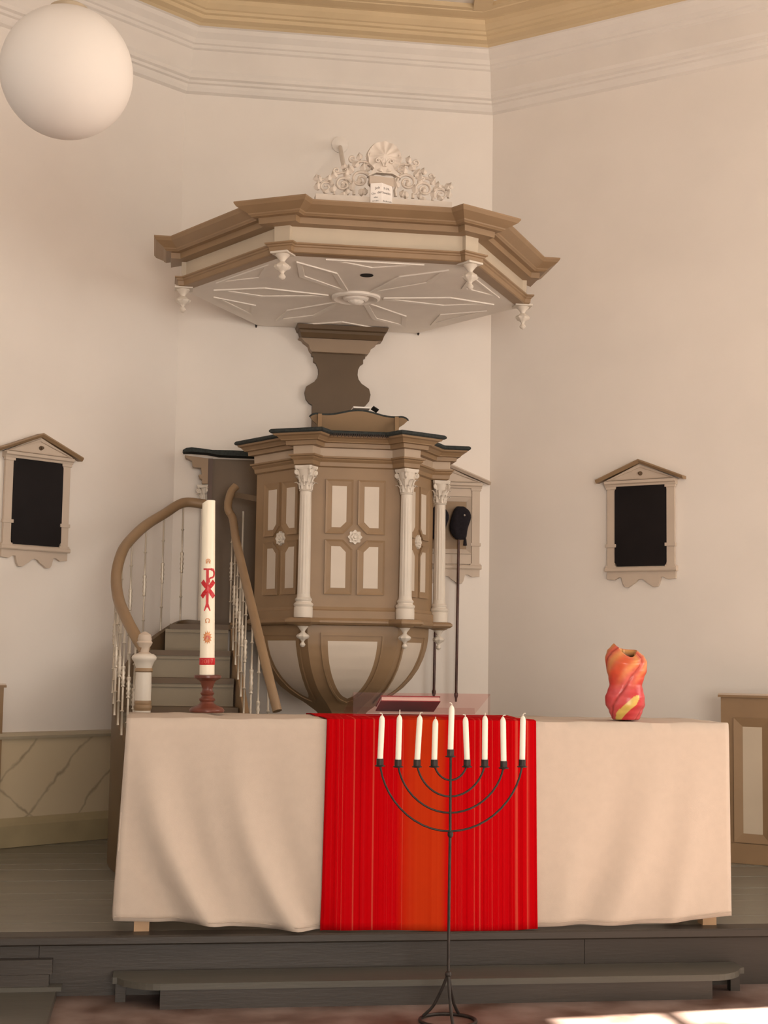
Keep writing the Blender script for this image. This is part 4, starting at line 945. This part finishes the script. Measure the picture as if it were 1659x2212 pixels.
for a, b in zip(RS, RR): b.x = a.x
for a, b in zip(LS, LR): b.x = a.x
LSs, RSs = spline(LS, 8), spline(RS, 8)
def ribbon(name, path, depth, th, m, side, foot=None):
    rows = []
    for i, p in enumerate(path):
        d = path[min(i+1, len(path)-1)]-path[max(i-1, 0)]; d.z = 0; d = d.normalized(); n = Vector((-d.y, d.x, 0))*side*th
        zb = foot if foot is not None else max(ST, p.z-depth)
        rows.append([Vector((p.x, p.y, p.z)), Vector((p.x, p.y, p.z)) + n, Vector((p.x, p.y, zb)) + n, Vector((p.x, p.y, zb))])
    return MB().rings(rows, True, True).build(name, m, sta, world=True, smooth=30)
ribbon('outer_string', LSs, 0, .03, BROWN2, 1, ST)  # shading of the outer string painted in with the darker taupe
ribbon('inner_string', RSs, .30, .03, BROWN, 1)
def handrail(name, path, r):
    return MB().tube(path, r, 10, up=(0, 0, 1), flat=1.0).build(name, BROWN, sta, world=True, smooth=60)
handrail('handrail', spline(LR, 8), .0275)
top = [at(510, 1050, 8.34), at(500, 1062, 8.33), at(493, 1085, 8.31), at(494, 1104, 8.28)]
handrail('handrail', spline(top + RR, 8), .0225)
def baluster(a, b, th=.0052):    # slim turned baluster from a (foot) to b (head)
    h = b.z-a.z; k = [(0, 1.2), (.02, 1.0), (.19, .95), (.20, 2.0), (.21, .95), (.40, .95), (.405, 1.9), (.425, 1.2), (.44, 2.1), (.46, 1.3), (.48, 2.2), (.50, 1.3), (.52, 2.1), (.54, 1.3), (.56, 2.0), (.575, 1.9), (.58, .95), (.76, .95), (.77, 2.0), (.78, .95), (1, .95)]
    MB().lathe([(th*r, h*q) for q, r in k], tuple(a), 8).build('baluster', BRASS, sta, world=True, smooth=50)
def interp(path, y):
    for p, q in zip(path, path[1:]):
        if min(p.y, q.y) <= y <= max(p.y, q.y) and abs(p.y-q.y) > 1e-6: return p.lerp(q, (y-p.y)/(q.y-p.y))
    return path[-1] if abs(y-path[-1].y) < abs(y-path[0].y) else path[0]
for i in range(1, 10):
    a, b = LS[i], LR[i]; baluster(a, b)
    if i >= 5 and i < 9:
        a2, b2 = LS[i].lerp(LS[i+1], .5), LR[i].lerp(LR[i+1], .5); baluster(a2, b2)
for i in range(0, 7): baluster(RS[i], RR[i])
for i in (1, 2): baluster(RS[i].lerp(RS[i+1], .5), RR[i].lerp(RR[i+1], .5))
# newel post
nx, ny = at(309, 1500, 6.88).x, 6.88
def nz(py): return at(309, py, 6.88).z
nw = sta
MB().lathe([(.042, ST), (.042, ST+.06), (.038, ST+.08), (.036, nz(1535))], (nx, ny, 0), 24).build('newel_shaft_foot', WHITE, nw, world=True, smooth=40)
MB().lathe([(.036, nz(1535)), (.040, nz(1530)), (.041, nz(1526)), (.037, nz(1522)), (.040, nz(1518)), (.037, nz(1513))], (nx, ny, 0), 24).build('newel_lower_ring', BROWN, nw, world=True, smooth=40)
MB().lathe([(.037, nz(1513)), (.0375, nz(1480)), (.036, nz(1452))], (nx, ny, 0), 24, lambda t, i: 1-.05*max(0, math.cos(10*t))).build('newel_shaft', WHITE, nw, world=True, smooth=40)
MB().lathe([(.036, nz(1452)), (.041, nz(1450)), (.041, nz(1446)), (.037, nz(1443))], (nx, ny, 0), 24).build('newel_upper_ring', BROWN, nw, world=True, smooth=40)
MB().lathe([(.036, nz(1443)), (.040, nz(1436)), (.048, nz(1428)), (.055, nz(1424)), (.056, nz(1420)), (.052, nz(1416)), (.040, nz(1412))], (nx, ny, 0), 28).build('newel_capital', WHITE, nw, world=True, smooth=40)
MB().lathe([(.034, nz(1412)), (.020, nz(1408)), (.022, nz(1400)), (.032, nz(1392)), (.036, nz(1388)), (.030, nz(1384)), (.032, nz(1380)), (.027, nz(1371)), (.012, nz(1366)), (.002, nz(1364))], (nx, ny, 0), 24).build('newel_knob', BEIGE, nw, world=True, smooth=40)
# treads and risers
zn = [1.385 - .143*i for i in range(8)]; yn = [8.20 - .187*i for i in range(8)]
def xl(y): return interp(LSs, y).x + .012
def xr(y): return interp(RSs, y).x - .012
for i, (z, y) in enumerate(zip(zn, yn)):
    yb = 8.62 if i == 0 else yn[i-1]+.02
    if i == 0: poly = [(xl(8.33), y-.01), (xr(y)+.0, y-.01), (.62, 8.25), (.62, yb), (.16, yb), (xl(8.38), 8.42)]
    else: poly = [(xl(y-.015), y-.015), (xr(y-.015), y-.015), (xr(min(yb, 8.2)), yb), (xl(yb), yb)]
    MB().prism(poly, lambda u, v_, d: Vector((u, v_, d)), z-.028, z).build('tread', BROWN2, sta, world=True)
    x0 = xl(8.30) if i == 0 else xl(y)
    MB().box(x0, xr(y), y+.008, y+.025, max(ST, z-.143), z-.028).build('riser', RISER, sta, world=True)
    MB().box(x0, xr(y), y-.004, y+.008, z-.046, z-.028).build('nosing_bead', RISER, sta, world=True)
# ------------------------------------------------------------------ landing parapet at the back of the stair
YP = 8.60
lp_ = pul
def PPX(px): return at(px, 1100, YP).x
MB().box(PPX(457), .80, YP, YP+.025, 1.385, 2.345).build('door_panel', BROWN2, lp_, world=True)  # shaded interior face, its shade painted by the darker taupe
MB().box(PPX(447), PPX(457), YP-.012, YP+.03, 1.385, 2.345).build('door_stile', mat('door_edge_paint', (.10, .055, .035, 1), .5, .1, 5), lp_, world=True)
wav = [(.80, 2.358), (.80, 2.380), (.60, 2.388), (PPX(500), 2.392), (PPX(455), 2.390), (PPX(430), 2.397), (PPX(410), 2.401), (PPX(398), 2.396), (PPX(391), 2.384), (PPX(393), 2.374), (PPX(410), 2.376), (PPX(445), 2.372), (PPX(470), 2.362)]
MB().prism(wav, lambda u, v_, d: Vector((u, YP-.05+d, v_)), 0, .11).build('door_cushion', PAD, lp_, world=True)
pf = [(447, 990), (396, 985), (398, 990), (408, 994), (412, 997), (414, 1009), (432, 1011), (434, 1025), (427, 1026), (430, 1033), (435, 1036), (435, 1045), (447, 1045)]
def pz(py): return at(420, py, YP).z
MB().prism([(PPX(x), pz(y_)) for x, y_ in pf][::-1], lambda u, v_, d: Vector((u, YP-.02+d, v_)), 0, .075).build('cornice_return', BROWN, lp_, world=True)
hc = Vector((PPX(442), YP+.03, 0))
capital(hc, pz(1083), pz(1046), .022).build('door_capital', WHITE, lp_, world=True, smooth=40)
MB().lathe([(.021, 1.39), (.021, pz(1083))], (hc.x, hc.y, 0), 20).build('door_column', WHITE, lp_, world=True, smooth=40)
gr = [at(505, 1068, 8.34), at(540, 1075, 8.30), at(567, 1080, 8.25)]
MB().bar(gr[0], gr[2], .03, .03).build('grab_rail', BROWN2, lp_, world=True)
b_ = at(521, 1300, 8.33); MB().lathe([(.006, 1.386), (.006, 2.02)], (b_.x, b_.y, 0), 8).build('rail_baluster', BRASS, lp_, world=True)
# ------------------------------------------------------------------ pews at the edges
def pew(name, label, a, b, z1, insets):
    a, b = Vector(a), Vector(b); d = (b-a); ln = d.length; d = d.normalized(); n = Vector((d.y, -d.x))    # n: toward the nave side
    t = thing(name, label, 'pew', (a.x, a.y, ST), math.atan2(d.y, d.x))
    H = z1-ST; fr = lambda u, z, q: Vector((u, -q, z))
    fp = MB().prism([(0, .0), (ln, .0), (ln, H-.02), (0, H-.02)], fr, -.02, .02).build('front_panel', BROWN, t)
    MB().prism([(-.012, H-.02), (ln+.01, H-.02), (ln+.01, H-.008), (-.012, H-.008)], fr, -.05, .03).build('top_rail', BROWN, t)
    MB().prism([(-.012, H-.008), (ln+.01, H-.008), (ln+.01, H), (-.012, H)], fr, -.045, .025).build('top_edge', BEIGE, t)
    MB().prism([(0, 0), (ln, 0), (ln, .10), (0, .10)], fr, .018, .030).build('plinth', BROWN, t)
    for u0, u1 in insets:
        P = [(u0, .15), (u1, .15), (u1, .685), (u0, .685)]; Q = offset_poly(P, .045)
        MB().ringprism(Q, P, fr, .018, .032, .022).build('panel_molding', BROWN, fp)
        MB().prism(P, fr, .019, .0225).build('cream_inset', CREAM, fp)
    return t
pa = at(1561, 1700, 7.42); pb = Vector((3.52, 6.88))
pew('elders_pew', 'taupe wooden pew front with a cream inset at the right edge behind the table', (pa.x, 7.42), (pb.x, pb.y), 1.065, [(.115, .215), (.335, .435), (.555, .635)])
pw = pew('elders_pew', 'taupe wooden pew end just showing at the left edge of the dais', (-1.55, 7.56), (-.792, 8.03), 1.055, [(.25, .40), (.55, .70)])
# ------------------------------------------------------------------ globe lamp
gc = at(144, 157, 5.0); gr_ = .5*(at(289, 157, 5.0)-at(0, 157, 5.0)).length
gl = thing('globe_lamp', 'large round opal glass ceiling lamp hanging at the upper left', 'lamp', tuple(gc))
MB().sphere((0, 0, 0), gr_, 64, 40).build('globe', OPAL, gl, smooth=60)
MB().lathe([(.062, gr_*.955), (.064, gr_*.965), (.064, gr_*1.02), (.05, gr_*1.06), (.015, gr_*1.10)], (0, 0, 0), 32).build('cap', CHROME, gl, smooth=40)
MB().tube([(0, 0, gr_*1.09), (0, 0, ZC-gc.z)], .006, 8).build('cord', CHROME, gl)
